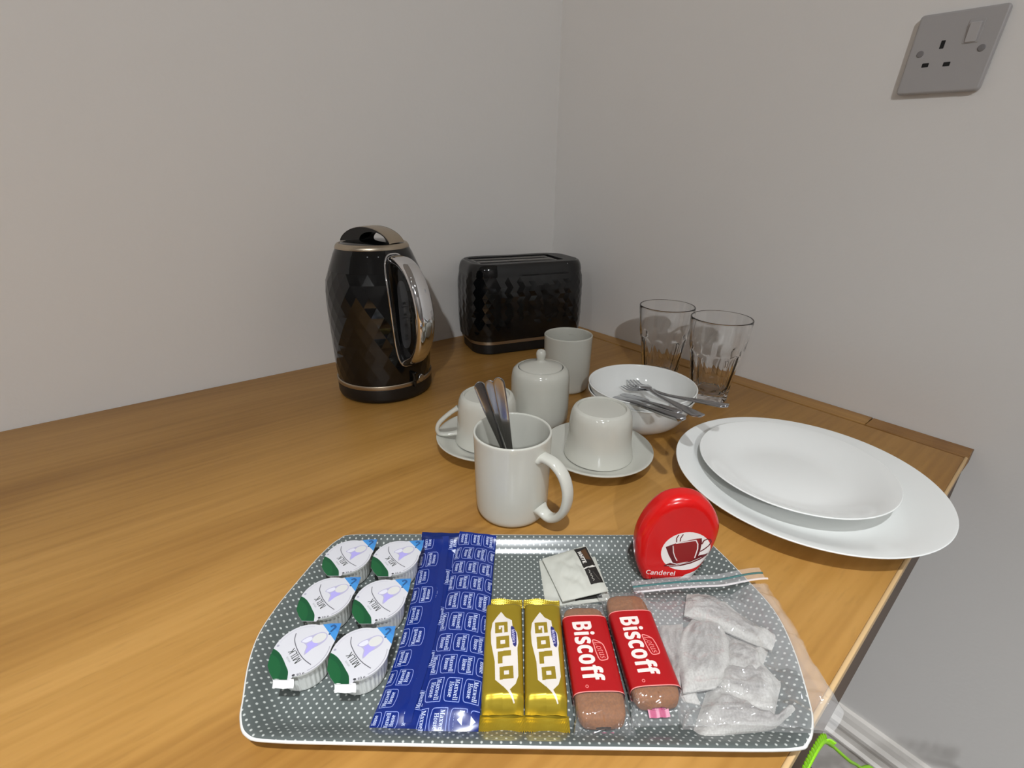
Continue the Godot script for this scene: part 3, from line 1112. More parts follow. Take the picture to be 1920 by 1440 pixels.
func build_tray() -> void:
	var o := thing("tray", "grey melamine tray with white polka dots at the front of the desk", "tray", on_desk(0.0, 0.0, 0.0006))
	var ol := tray_outline()
	var n := ol.size()
	var mid := Vector2(0.0115, -0.272)
	var W := 0.43
	var D := 0.215
	# the walls slope inwards: the outline drawn in towards the middle
	var at := func(i, inn): return mid + (ol[i % n] - mid) * Vector2(1.0 - inn / 0.2, 1.0 - inn / 0.095)
	var put := func(s: Surf, prof: PackedVector2Array, flip: bool):
		var m := prof.size() - 1
		s.g += 1
		var b := s.v.size()
		for k in m + 1:
			for i in n + 1:
				var q: Vector2 = at.call(i, prof[k].x)
				s.add(Vector3(q.x, prof[k].y, q.y), Vector2((q.x - mid.x) / W + 0.5, (q.y - mid.y) / D + 0.5))
		for k in m:
			for i in n:
				var p := b + k * (n + 1) + i
				var q := p + n + 1
				if flip:
					s.ix.append_array([p, p + 1, q, p + 1, q + 1, q])
				else:
					s.ix.append_array([p, q, p + 1, p + 1, q, q + 1])
	var cap := func(s: Surf, inn: float, y: float, up: bool):
		var f := s.add(Vector3(mid.x, y, mid.y), Vector2(0.5, 0.5))
		for i in n:
			var q: Vector2 = at.call(i, inn)
			s.add(Vector3(q.x, y, q.y), Vector2((q.x - mid.x) / W + 0.5, (q.y - mid.y) / D + 0.5))
		for i in n:
			var a := f + 1 + i
			var c := f + 1 + (i + 1) % n
			if up:
				s.ix.append_array([f, a, c])
			else:
				s.ix.append_array([f, c, a])
	var art := Art.new(W * 1000, D * 1000, 3.4, hexc("585e5c"))
	var row := 0
	var y := 1.2
	while y < D * 1000:
		var x := 0.6 + (3.0 if row % 2 else 0.0)
		while x < W * 1000:
			art.ell(Vector2(x, y), 0.78, 0.78, hexc("bcbfba"))
			x += 6.0
		y += 3.0
		row += 1
	var s := Surf.new()
	var face := V2([0.0012, 0.0150, 0.0022, 0.0152, 0.0040, 0.0148, 0.0080, 0.0122, 0.0120, 0.0085, 0.0155, 0.0056, 0.0190, 0.0040, 0.0225, 0.0034])
	put.call(s, face, true)
	cap.call(s, 0.0225, 0.0034, true)
	part("printed_face", s, mat(Color.WHITE, 0.22, 0.0, {"albedo_texture": art.tex(), "metallic_specular": 0.5}), o)
	s = Surf.new()
	put.call(s, V2([0.0200, 0.0, 0.0150, 0.0022, 0.0110, 0.0056, 0.0070, 0.0095, 0.0030, 0.0122, 0.0004, 0.0128, 0.0, 0.0138, 0.0004, 0.0148, 0.0012, 0.0150]), true)
	cap.call(s, 0.0200, 0.0, false)
	part("white_underside", s, mat(hexc("d4d3ce"), 0.3), o, "white rim and underside")


func lid_outline() -> PackedVector2Array:       # in mm, x right, y towards the camera
	var p := PackedVector2Array()
	for k in 15:
		var a := lerpf(deg_to_rad(178), deg_to_rad(283), k / 14.0)
		p.append(Vector2(cos(a), sin(a)) * 20.4)
	p.append_array(V2([12.5, -21.3, 20.6, -21.6, 20.9, -14.0, 20.8, -6.0, 20.2, -2.0]))
	for k in 13:
		var a := lerpf(deg_to_rad(2), deg_to_rad(84), k / 12.0)
		p.append(Vector2(cos(a), sin(a)) * 20.2)
	p.append_array(V2([1.0, 22.6, -10.0, 22.6, -14.6, 18.0, -18.6, 12.6, -20.3, 5.0]))
	return p

func milk_print() -> ImageTexture:
	var a := Art.new(46, 46, 11, hexc("c6c5c9"))
	var o := Vector2(23, 23)
	var sh := func(p: PackedVector2Array):
		var q := PackedVector2Array()
		for v in p:
			q.append(v + o)
		return q
	# green end, blue corner, thin rings
	a.poly(sh.call(smooth2(V2([-21.5, -0.5, -18.0, 1.0, -14.2, 3.6, -10.4, 7.4, -6.0, 12.6, -2.6, 17.0, -0.7, 22.9]), 3) + V2([-0.4, 23.0, -11, 23, -23, 23, -23, 0])), hexc("0b4a2a"))
	a.poly(sh.call(smooth2(V2([-20.0, 4, -15.5, 6.4, -12, 9.5, -9, 14, -7.6, 19, -8, 22.5]), 3) + V2([-13, 22, -18.5, 14])), hexc("12542e"))
	a.poly(sh.call(V2([4.6, -23, 23, -23, 23, -4.5])), hexc("3e86c4"))
	a.poly(sh.call(V2([7.5, -23, 23, -23, 23, -12])), hexc("3a7bbb"))
	a.line(sh.call(smooth2(V2([14.0, -18.6, 15.6, -19.6, 17.4, -18.2, 16.2, -15.9, 15.2, -14.4]), 5)), 1.5, hexc("27507f"))
	a.ell(o + Vector2(15.0, -12.4), 0.8, 0.8, hexc("27507f"))
	var arc := PackedVector2Array()
	for k in 21:
		var t := lerpf(deg_to_rad(196), deg_to_rad(275), k / 20.0)
		arc.append(o + Vector2(cos(t), sin(t)) * 18.6)
	a.line(arc, 0.5, hexc("b9b7bf"))
	arc.clear()
	for k in 21:
		var t := lerpf(deg_to_rad(-8), deg_to_rad(58), k / 20.0)
		arc.append(o + Vector2(cos(t), sin(t)) * 18.8)
	a.line(arc, 0.5, hexc("9b99a2"))
	a.line(sh.call(smooth2(V2([-9.6, -12.6, -8.6, -7.6, -5.6, -2.6, -1.2, 2.8, 4.4, 7.8, 10.6, 11.6]), 5)), 0.55, hexc("55535a"))
	# the splash: pale drop, lavender foot
	a.poly(sh.call(smooth2(V2([-3.4, -5.8, -1.2, -9.0, 3.2, -11.4, 8.2, -13.8, 12.4, -13.2, 14.4, -10.2, 13.6, -6.4, 10.6, -3.0, 6.6, 0.0, 3.4, 4.6, 2.4, 2.2, 2.0, -2.2, -0.8, -4.6]), 3, true)), hexc("a9a5bd"))
	a.poly(sh.call(smooth2(V2([-2.6, -6.0, -0.6, -8.6, 2.6, -10.0, 4.0, -7.6, 1.0, -5.2]), 4, true)), hexc("cfced8"))
	a.poly(sh.call(smooth2(V2([1.6, -4.0, 5.0, -6.4, 9.6, -4.0, 7.0, -0.6, 4.2, 3.2, 3.0, 1.4, 3.0, -2.0]), 4, true)), hexc("a49cd6"))
	a.ell(o + Vector2(8.8, -9.0), 4.9, 3.9, hexc("c9c8c4"), -0.5)
	var f := font("Droid Sans")
	a.text("MILK", f, o + Vector2(-3.2, 5.2), 6.3, deg_to_rad(226), hexc("2b2f2c"), 0.92, 0.0, 0.05)
	a.text("whole", f, o + Vector2(-6.4, 8.2), 2.1, deg_to_rad(226), hexc("8d8f92"))
	a.text("10 e", f, o + Vector2(6.2, 18.4), 2.3, deg_to_rad(-20), hexc("3a3a3e"), 1.2, 0.0, 0.05)
	a.ell(o + Vector2(2.0, 19.4), 1.0, 0.8, hexc("3a3a3e"))
	a.ell(o + Vector2(-18.2, -2.4), 0.9, 0.9, hexc("9a98a6"))
	return a.tex()

func build_milk() -> void:
	var print_ := mat(Color.WHITE, 0.32, 0.0, {"albedo_texture": milk_print(), "metallic_specular": 0.5})
	var pot := mat(hexc("dadbd6"), 0.3, 0.0, {"backlight": Color(0.25, 0.25, 0.24)})
	var o := thing("milk_pot", "", "milk pot", on_desk(0, 0), 0.0, "milk pots on the tray")
	var s := Surf.new()
	# ribbed cup
	s.lathe(smooth2(V2([0.0, 0.0010, 0.0130, 0.0010, 0.0145, 0.0, 0.0163, 0.0006, 0.0170, 0.003, 0.0178, 0.012, 0.0183, 0.0182, 0.0187, 0.0186, 0.0199, 0.0190, 0.0200, 0.0205]), 3), 144, Vector3.ZERO, func(r, y, t):
		if y > 0.002 and y < 0.0180:
			return r + 0.00038 * sin(t * 36.0)
		return r)
	part("ribbed_cup", s, pot, o)
	var out := PackedVector2Array()
	for p in lid_outline():
		out.append(p * 0.001)
	s = Surf.new()
	# the foil: a flat sheet with UV in the print's own millimetres
	var tr := Geometry2D.triangulate_polygon(out)
	var n := out.size()
	s.g += 1
	for layer in 2:
		var f := s.v.size()
		for p in out:
			s.add(Vector3(p.x, 0.0210 if layer else 0.0206, p.y), (p * 1000.0 + Vector2(23, 23)) / 46.0)
		for i in range(0, tr.size(), 3):
			var A := out[tr[i]]
			var turn := (out[tr[i + 1]] - A).cross(out[tr[i + 2]] - A) > 0
			if turn == (layer == 1):
				s.ix.append_array([f + tr[i], f + tr[i + 1], f + tr[i + 2]])
			else:
				s.ix.append_array([f + tr[i], f + tr[i + 2], f + tr[i + 1]])
		s.g += 1
	for i in n:
		var j := (i + 1) % n
		s.g += 1
		var a := out[i]
		var b := out[j]
		var w := (Vector2(23, 23)) / 46.0
		s.ix.append_array([s.add(Vector3(a.x, 0.0206, a.y), w), s.add(Vector3(b.x, 0.0206, b.y), w), s.add(Vector3(a.x, 0.0210, a.y), w)])
		s.ix.append_array([s.add(Vector3(b.x, 0.0206, b.y), w), s.add(Vector3(b.x, 0.0210, b.y), w), s.add(Vector3(a.x, 0.0210, a.y), w)])
	part("printed_lid", s, print_, o)
	var spots := [
		[-0.1473, -0.2346, "front left milk pot, with a foil tab bent down towards the tray's front"], [-0.1057, -0.2321, "front right milk pot, beside the blue sachets, with a foil tab bent down"],
		[-0.1467, -0.2803, "milk pot in the middle of the left row of three"], [-0.1035, -0.2785, "milk pot in the middle of the right row, touching the blue sachet"],
		[-0.1442, -0.3252, "rearmost milk pot of the left row, nearest the tray's curved rim"], [-0.1015, -0.3249, "rearmost milk pot of the right row, beside the far end of a blue sachet"]]
	var pots := [o]
	for k in 5:
		pots.append(copy_of(o, "milk_pot", "", Vector3.ZERO))
	for k in spots.size():
		var q: Node3D = pots[k]
		q.position = on_desk(spots[k][0], spots[k][1], 0.0042)
		q.rotation_degrees.y = [0.0, 1.0, -1.5, 0.5, 1.0, -1.0][k]
		q.set_meta("label", spots[k][2])
		if k < 2:
			s = Surf.new()
			s.grid(6, 6, func(u, v):
				var a := lerpf(0.0, 1.25, v)
				return Vector3(lerpf(-0.0105, 0.0035, u) + 0.001 * v, 0.0209 - 0.0030 * sin(a) + 0.0004 * sin(u * 9.0), 0.0222 + 0.0030 * (1.0 - cos(a)) + 0.0022 * v), false)
			part("bent_tab", s, mat(hexc("e6e6e4"), 0.4, 0.0, {"cull_mode": BaseMaterial3D.CULL_DISABLED}), q)


# a flat pouch between two long edges: left(v), right(v) give desk points (x, z), v from far to near; puff is its height in the middle
func pouch(s: Surf, left: Callable, right: Callable, base: Callable, puff: Callable, nu := 14, nv := 48) -> void:
	for side in 2:
		s.grid(nu, nv, func(u, v):
			var a: Vector2 = left.call(v)
			var b: Vector2 = right.call(v)
			var q := a.lerp(b, u)
			var h: float = base.call(v)
			var e: float = puff.call(u, v)
			return Vector3(q.x, h + (e + 0.0004 if side else -0.0002), q.y), side == 1)
		if side == 0:
			pass

func coffee_print(back: bool) -> ImageTexture:
	var a := Art.new(38, 176, 7, hexc("06206a"))
	var f := font("Droid Serif", true)
	var ink := hexc("c9cfe6")
	var rim := hexc("8f9bd0")
	var logo := func(c: Vector2, turn: float, cut: float):
		# read along +y (or -y); the shield bulges away from the letters' tops
		var p := PackedVector2Array()
		for q in smooth2(V2([-7.0, 4.0, -6.2, 5.3, -3.0, 5.9, 0.0, 6.1, 3.0, 5.9, 6.2, 5.3, 7.0, 4.0]), 2):
			p.append(c + q.rotated(turn))
		for q in [Vector2(7.2, -4.6), Vector2(-7.2, -4.6)]:
			p.append(c + q.rotated(turn))
		a.line(p, 0.42, rim, true)
		a.text("Maxwell", f, c + Vector2(0, -1.7).rotated(turn), 4.1, turn, ink, 0.72)
		a.text("House", f, c + Vector2(0, 2.1).rotated(turn), 4.1, turn, ink, 0.72)
	var row := 0
	var y := 10.0
	var turn := PI / 2 if not back else -PI / 2
	while y < 176:
		var x := -6.0 + (6.2 if row % 2 else 0.0)
		while x < 46:
			if not (back and absf(x - 22.0) < 3.5):
				logo.call(Vector2(x, y), turn, 0.0)
			x += 12.6
		y += 17.6
		row += 1
	if back:
		a.tri(Vector2(20, 0), Vector2(26, 0), Vector2(20, 176), hexc("06206a"))
		a.tri(Vector2(26, 0), Vector2(26, 176), Vector2(20, 176), hexc("06206a"))
		y = 26.0
		while y < 170:
			a.text("Maxwell", f, Vector2(23.4, y), 3.4, -PI / 2, ink, 0.72)
			y += 35.0
		a.poly(V2([31, 18, 35, 16, 35, 20]), ink)
		a.poly(V2([0, 0, 38, 0, 38, 9, 0, 9]), hexc("071d58"))
	else:
		a.poly(V2([0, 0, 38, 0, 38, 5, 0, 5]), hexc("082474"))
		a.poly(V2([22, 163, 38, 163, 38, 176, 22, 176]), hexc("06206a"))
		a.poly(V2([24.0, 167, 27.4, 164.2, 27.4, 169.8]), ink)
		a.poly(V2([36.0, 167, 32.6, 164.2, 32.6, 169.8]), ink)
	return a.tex()

func build_coffee() -> void:
	var gloss := func(t): return mat(Color.WHITE, 0.24, 0.0, {"albedo_texture": t, "metallic_specular": 0.5, "cull_mode": BaseMaterial3D.CULL_DISABLED})
	var crinkle := func(u, v, sd): return 0.00035 * sin(u * 9.0 + v * 31.0 + sd) * sin(v * 17.0 - u * 5.0 + sd * 2.0)
	var lift := func(v):
		var k := V2([0.0168, 0.0, 0.0166, 0.025, 0.0140, 0.048, 0.0103, 0.07, 0.0078, 0.092, 0.0062, 0.125, 0.0060, 1.0])
		return lerp_prof(k, v)
	var under := thing("coffee_sachet", "blue coffee sachet lying beside the milk pots, partly under the other sachet", "coffee sachet", on_desk(0, 0), 0.0, "blue coffee sachets")
	var s := Surf.new()
	var l1 := smooth2(V2([-0.0862, -0.3665, -0.0850, -0.3300, -0.0835, -0.2900, -0.0840, -0.2500, -0.0868, -0.2200, -0.0905, -0.1935]), 8)
	var pick := func(arr: PackedVector2Array, v: float):
		var f := v * (arr.size() - 1)
		var i := int(min(f, arr.size() - 2))
		return arr[i].lerp(arr[i + 1], f - i)
	pouch(s, func(v): return pick.call(l1, v), func(v): return pick.call(l1, v) + Vector2(0.0365 - 0.002 * v, 0.0004 + 0.0015 * v),
		func(v): return lift.call(v),
		func(u, v): return 0.0036 * pow(sin(PI * u), 0.7) * smoothstep(0.0, 0.10, v) * smoothstep(0.0, 0.10, 1.0 - v) + crinkle.call(u, v, 1.0))
	part("pouch", s, gloss.call(coffee_print(true)), under)
	s = Surf.new()
	s.grid(2, 40, func(u, v):
		var vv := lerpf(0.04, 0.97, v)
		var q: Vector2 = pick.call(l1, vv) + Vector2(0.0200 + 0.0065 * u, 0)
		return Vector3(q.x, lift.call(vv) + 0.0034 * smoothstep(0.0, 0.10, vv) * smoothstep(0.0, 0.10, 1.0 - vv) + 0.0006 + 0.0006 * u, q.y), true)
	part("back_seam", s, mat(hexc("07226c"), 0.25, 0.0, {"cull_mode": BaseMaterial3D.CULL_DISABLED}), under)
	var over := thing("coffee_sachet", "blue coffee sachet lying beside the gold biscuit bars, on top of the other sachet", "coffee sachet", on_desk(0, 0), 0.0, "blue coffee sachets")
	var l2 := smooth2(V2([-0.0497, -0.3668, -0.0520, -0.3350, -0.0530, -0.3000, -0.0545, -0.2600, -0.0562, -0.2250, -0.0588, -0.1900]), 8)
	s = Surf.new()
	pouch(s, func(v): return pick.call(l2, v), func(v): return pick.call(l2, v) + Vector2(0.0360 + 0.0028 * v, 0.0060 * (1.0 - v) + 0.0012 * v),
		func(v): return lift.call(v) + 0.0018 + 0.0040 * smoothstep(0.0, 0.15, v) * smoothstep(0.0, 0.12, 1.0 - v),
		func(u, v): return 0.0036 * pow(sin(PI * u), 0.7) * smoothstep(0.0, 0.10, v) * smoothstep(0.0, 0.10, 1.0 - v) + crinkle.call(u, v, 4.0))
	part("pouch", s, gloss.call(coffee_print(false)), over)


func spow(x: float, e: float) -> float:
	return signf(x) * pow(absf(x), e)

# a closed tube along z with a squared section; w, lo and hi give half width, underside and top for v = 0..1
func loaf(s: Surf, z0: float, z1: float, w: Callable, lo: Callable, hi: Callable, power := 3.0, nu := 36, nv := 40, wob = null) -> void:
	s.grid(nu, nv, func(u, v):
		var t: float = TAU * float(int(round(u * nu)) % nu) / nu
		var a: float = lo.call(v)
		var b: float = hi.call(v)
		var p := Vector3(w.call(v) * spow(sin(t), 2.0 / power), (a + b) / 2 + (b - a) / 2 * spow(cos(t), 2.0 / power), lerpf(z0, z1, v))
		if wob != null:
			p += wob.call(u, v)
		return p)

func gold_print(metal: bool) -> ImageTexture:
	var gold := hexc("b59c30")
	var bg := gold if not metal else Color.WHITE
	var a := Art.new(29.4, 86, 9, bg)
	var white := hexc("d0c8c0") if not metal else Color.BLACK
	var ink := hexc("ab9230") if not metal else Color(0.75, 0.75, 0.75)
	var lab := V2([12.4, 14.5, 16.0, 19.5, 21.1, 22.4, 21.6, 28.0, 25.1, 33.5, 26.0, 41.0, 25.2, 45.5, 25.6, 66.5, 23.6, 72.5, 19.6, 76.6, 23.0, 83.0, 22.2, 83.2, 17.8, 77.4, 13.6, 73.0, 9.3, 69.4, 8.6, 56.0, 5.4, 42.0, 4.8, 33.0, 5.8, 25.0, 8.4, 20.6])
	a.poly(lab, white)
	# G O L D as blocks, read down the bar
	var put := func(c: Vector2, r: Rect2, col: Color):
		var q := PackedVector2Array()
		for k in [Vector2(r.position.x, r.position.y), Vector2(r.end.x, r.position.y), r.end, Vector2(r.position.x, r.end.y)]:
			q.append(c + Vector2(k.y - k.x * 0.06, k.x).rotated(-0.10))
		a.poly(q, col)
	var cs := [Vector2(12.9, 29.0), Vector2(14.2, 41.2), Vector2(15.6, 52.6), Vector2(17.2, 64.2)]
	var wht := white
	for k in 4:
		if k == 2:
			put.call(cs[k], Rect2(-4.6, -4.9, 4.0, 9.8), ink)
			put.call(cs[k], Rect2(-4.6, -4.9, 9.0, 3.4), ink)
		else:
			put.call(cs[k], Rect2(-4.7, -4.9, 9.4, 9.8), ink)
		if k == 0:
			put.call(cs[k], Rect2(-1.6, 0.6, 6.4, 1.5), wht)
			put.call(cs[k], Rect2(-1.6, -2.0, 1.7, 4.0), wht)
			put.call(cs[k], Rect2(-1.6, -2.0, 3.2, 1.5), wht)
		if k == 1 or k == 3:
			put.call(cs[k], Rect2(-1.5, -1.8, 3.0, 3.6), wht)
	a.poly(V2([20.7, 27.6, 22.6, 28.6, 24.6, 34.2, 24.6, 43.0, 23.6, 45.0, 22.0, 43.6, 20.6, 36.6, 20.2, 29.4]), hexc("2a2a66") if not metal else Color.BLACK)
	a.text("McVitie's", font("Droid Sans", true), Vector2(22.4, 36.4), 3.1, deg_to_rad(86), hexc("c9c4dd") if not metal else Color.BLACK, 0.85)
	return a.tex()

func build_gold_bars() -> void:
	var foil := mat(Color.WHITE, 0.36, 0.72, {"albedo_texture": gold_print(false), "metallic_texture": gold_print(true)})
	var plain := mat(hexc("b59c30"), 0.32, 0.75, {"cull_mode": BaseMaterial3D.CULL_DISABLED})
	var o := thing("biscuit_bar", "gold foil biscuit bar lying right beside the blue coffee sachet", "biscuit bar", on_desk(-0.0048, -0.2440, 0.0042), 0.3, "gold foil biscuit bars")
	var s := Surf.new()
	var n := FastNoiseLite.new()
	n.seed = 11
	n.frequency = 90.0
	var ends := func(v): return smoothstep(0.0, 0.085, v) * smoothstep(0.0, 0.085, 1.0 - v)
	var b := s.v.size()
	loaf(s, -0.0430, 0.0430, func(v): return 0.0143 - 0.0004 * (1.0 - ends.call(v)), func(v): return 0.0022 * (1.0 - ends.call(v)) + 0.0002, func(v): return 0.0038 + 0.0115 * sqrt(ends.call(v)) * (1.0 - 0.06 * cos(v * 9.0)), 4.2, 48, 64,
		func(u, v):
			var e: float = 1.0 - smoothstep(0.02, 0.16, min(v, 1.0 - v))
			return Vector3(0, n.get_noise_2d(u * 0.06, v * 0.03) * 0.0016 * e + n.get_noise_2d(u * 0.01 + 3.0, v * 0.02) * 0.0005, 0))
	s.reuv(b, func(p): return Vector2(p.x / 0.0286 + 0.5, p.z / 0.086 + 0.5))
	part("foil_wrapper", s, foil, o)
	for side in [-1.0, 1.0]:
		s = Surf.new()
		s.grid(40, 8, func(u, v):
			var z: float = side * lerpf(0.0425, 0.0534 if side > 0 else 0.0490, v)
			var jag: float = 0.0006 * (1.0 if int(round(u * 40)) % 2 else -1.0) * v * side
			return Vector3(lerpf(-0.0150, 0.0150, u), 0.0030 + 0.0004 * sin(v * 28.0) + 0.0012 * sin(u * 7.0 + side) * v + (0.003 * v if side < 0 else 0.0), z + jag), side > 0)
		part("crimped_end", s, plain, o)
	copy_of(o, "biscuit_bar", "gold foil biscuit bar lying right beside the red wrapped caramel biscuit", on_desk(0.0250, -0.2440, 0.0042), -1.2)

func biscuit_print() -> ImageTexture:
	var a := Art.new(35, 61, 10, hexc("9c0c12"))
	var pale := hexc("e88c86")
	a.poly(V2([0, 0, 35, 0, 35, 0.7, 0, 0.7]), pale)
	a.poly(V2([0, 60.3, 35, 60.3, 35, 61, 0, 61]), pale)
	var f := font("Droid Sans", true)
	a.text("Biscoff", f, Vector2(14.6, 29.6), 19.5, deg_to_rad(88.5), hexc("ddcfc9"), 0.745, 0.0, 0.22)
	a.ell(Vector2(9.6, 57.0), 1.1, 1.1, pale)
	a.ell(Vector2(9.6, 57.0), 0.7, 0.7, hexc("9c0c12"))
	var box := PackedVector2Array()
	for q in smooth2(V2([-8.6, 2.6, -5.0, -2.6, -1.0, -3.6, 4.6, -3.4, 7.6, -2.4, 8.0, 1.6, 6.6, 3.4, 1.0, 3.8, -4.0, 3.4]), 4, true):
		box.append(Vector2(24.0, 30.0) + q.rotated(deg_to_rad(80)))
	a.line(box, 0.75, pale, true)
	a.text("Lotus", font("Droid Serif"), Vector2(24.0, 30.2), 6.0, deg_to_rad(78), pale, 0.86, 0.25)
	return a.tex()

func build_biscuits() -> void:
	var crumb := FastNoiseLite.new()
	crumb.seed = 5
	crumb.frequency = 0.06
	crumb.fractal_octaves = 4
	var ct := NoiseTexture2D.new()
	ct.width = 256
	ct.height = 256
	ct.seamless = true
	ct.noise = crumb
	var ramp := Gradient.new()
	ramp.set_color(0, hexc("6a3d16"))
	ramp.set_color(1, hexc("8f5826"))
	ct.color_ramp = ramp
	var baked := mat(Color.WHITE, 0.75, 0.0, {"albedo_texture": ct, "uv1_triplanar": true, "uv1_scale": Vector3(30, 30, 30)})
	var red := mat(Color.WHITE, 0.33, 0.0, {"albedo_texture": biscuit_print(), "metallic_specular": 0.5})
	var pink := mat(hexc("b0486e"), 0.25, 0.0, {"cull_mode": BaseMaterial3D.CULL_DISABLED})
	var spec := [
		[0.0590, -0.2365, 1.6, -0.0325, 0.0280, "caramel biscuit in a red and clear wrapper, beside the gold bar"],
		[0.0966, -0.2490, 3.4, -0.0250, 0.0362, "caramel biscuit in a red and clear wrapper, partly under the bag of teabags"]]
	for k in 2:
		var c = spec[k]
		var o := thing("wrapped_biscuit", c[5], "biscuit", on_desk(c[0], c[1], 0.0042), c[2], "red wrapped caramel biscuits")
		var cap := func(v): return pow(clampf(1.0 - pow(absf(2.0 * v - 1.0), 9.0), 0.0, 1.0), 0.32)
		var s := Surf.new()
		var n := FastNoiseLite.new()
		n.seed = 31 + k
		n.frequency = 1.0
		loaf(s, -0.0445, 0.0445, func(v): return 0.0164 * (0.30 + 0.70 * cap.call(v)), func(v): return 0.0010 + 0.004 * (1.0 - cap.call(v)), func(v): return 0.0075 + 0.0072 * cap.call(v), 3.6, 48, 64,
			func(u, v): return Vector3(0, n.get_noise_2d(u * 30.0, v * 22.0) * 0.0007, 0))
		part("biscuit", s, baked, o)
		s = Surf.new()
		var b := s.v.size()
		loaf(s, c[3], c[4], func(_v): return 0.0174, func(_v): return 0.0002, func(v): return 0.0166 + 0.0002 * sin(v * 7.0 + k), 3.8, 56, 24)
		s.reuv(b, func(p): return Vector2(p.x / 0.0348 + 0.5, (p.z - c[3]) / (c[4] - c[3])))
		part("printed_band", s, red, o)
		# clear film with crinkled ends
		s = Surf.new()
		n = FastNoiseLite.new()
		n.seed = 51 + k
		n.frequency = 1.0
		var e0 := -0.0535
		var e1 := 0.0525 if k == 0 else 0.0530
		var body := func(v): return smoothstep(0.0, 0.14, v) * smoothstep(0.0, 0.15, 1.0 - v)
		loaf(s, e0, e1, func(v): return 0.0172 + 0.0030 * (1.0 - body.call(v)), func(v): return 0.0002 + 0.0022 * (1.0 - body.call(v)), func(v): return 0.0030 + 0.0131 * sqrt(body.call(v)), 3.6, 64, 90,
			func(u, v):
				var e: float = 1.0 - smoothstep(0.08, 0.22, min(v, 1.0 - v))
				return Vector3(n.get_noise_2d(u * 30.0, v * 40.0) * 0.0010, n.get_noise_2d(u * 60.0 + 9.0, v * 46.0) * 0.0022, 0) * e)
		part("clear_film", s, M.film, o)
		s = Surf.new()
		var zz := 0.0455 if k == 0 else 0.0420
		s.grid(12, 4, func(u, v): return Vector3(lerpf(-0.0075, 0.0065, u), 0.0034 + (0.0 if k == 0 else 0.0024 * (1.0 - v)) + 0.0003 * sin(u * 14.0), zz + lerpf(0.0, 0.0065, v)), true)
		part("pink_tab", s, pink, o)

func sugar_print(lower: bool) -> ImageTexture:
	var a := Art.new(46, 55, 9, hexc("b4b4aa"))
	if lower:
		a.poly(V2([32.0, 25.0, 43.6, 25.0, 43.6, 48.5, 32.0, 48.5]), hexc("17130f"))
		return a.tex()
	a.poly(V2([32.0, 1.6, 45.2, 1.6, 45.2, 46.0, 32.0, 46.0]), hexc("17130f"))
	a.poly(V2([37.6, 6.0, 43.2, 4.0, 43.6, 20.0, 38.2, 18.0]), hexc("4c3116"))
	a.text("WHITE", font("Droid Sans", true), Vector2(35.6, 14.5), 5.2, PI / 2, hexc("d9d5cd"), 1.0, 0.0, 0.1)
	a.poly(V2([32.0, 28.2, 38.0, 27.6, 42.0, 25.6, 43.6, 26.6, 45.4, 26.2, 45.4, 27.2, 43.0, 28.0, 38.0, 29.2, 32.0, 29.4]), hexc("c9c6be"))
	a.line(smooth2(V2([35.4, 31.5, 36.6, 33.0, 35.2, 34.2, 36.8, 35.8, 35.4, 37.2, 36.9, 38.6, 35.6, 40.2, 37.2, 41.6, 35.8, 42.8]), 5), 0.5, hexc("a9a59c"))
	a.line(V2([39.0, 34.0, 42.5, 43.0]), 0.3, hexc("6a655c"))
	return a.tex()

func build_sugar() -> void:
	var n := FastNoiseLite.new()
	n.seed = 8
	n.frequency = 1.0
	var lay := func(label: String, tl: Vector2, tr: Vector2, bl: Vector2, br: Vector2, h: float, puffy: float, sd: float):
		var o := thing("sugar_sachet", label, "sugar sachet", on_desk(0, 0), 0.0, "white sugar sachets")
		var s := Surf.new()
		pouch(s, func(v): return tl.lerp(bl, v), func(v): return tr.lerp(br, v), func(v): return h,
			func(u, v):
				var m := pow(sin(PI * u) * sin(PI * v), 0.6)
				return puffy * m + n.get_noise_2d(u * 3.0 + sd, v * 3.0) * 0.0024 * m + absf(n.get_noise_2d(u * 5.0 - v * 4.0 + sd, 2.0)) * 0.0012 * m, 28, 28)
		part("paper", s, mat(Color.WHITE, 0.7, 0.0, {"albedo_texture": sugar_print(sd == 0.0), "cull_mode": BaseMaterial3D.CULL_DISABLED}), o)
	lay.call("white paper sugar sachet lying underneath, its dark label mostly covered", Vector2(0.0267, -0.3432), Vector2(0.0298, -0.2890), Vector2(0.0800, -0.3490), Vector2(0.0856, -0.2985), 0.0044, 0.0036, 0.0)
	lay.call("white paper sugar sachet lying on top, with a dark label along one side", Vector2(0.0292, -0.3400), Vector2(0.0724, -0.3581), Vector2(0.0436, -0.2914), Vector2(0.0838, -0.3030), 0.0098, 0.0040, 7.0)

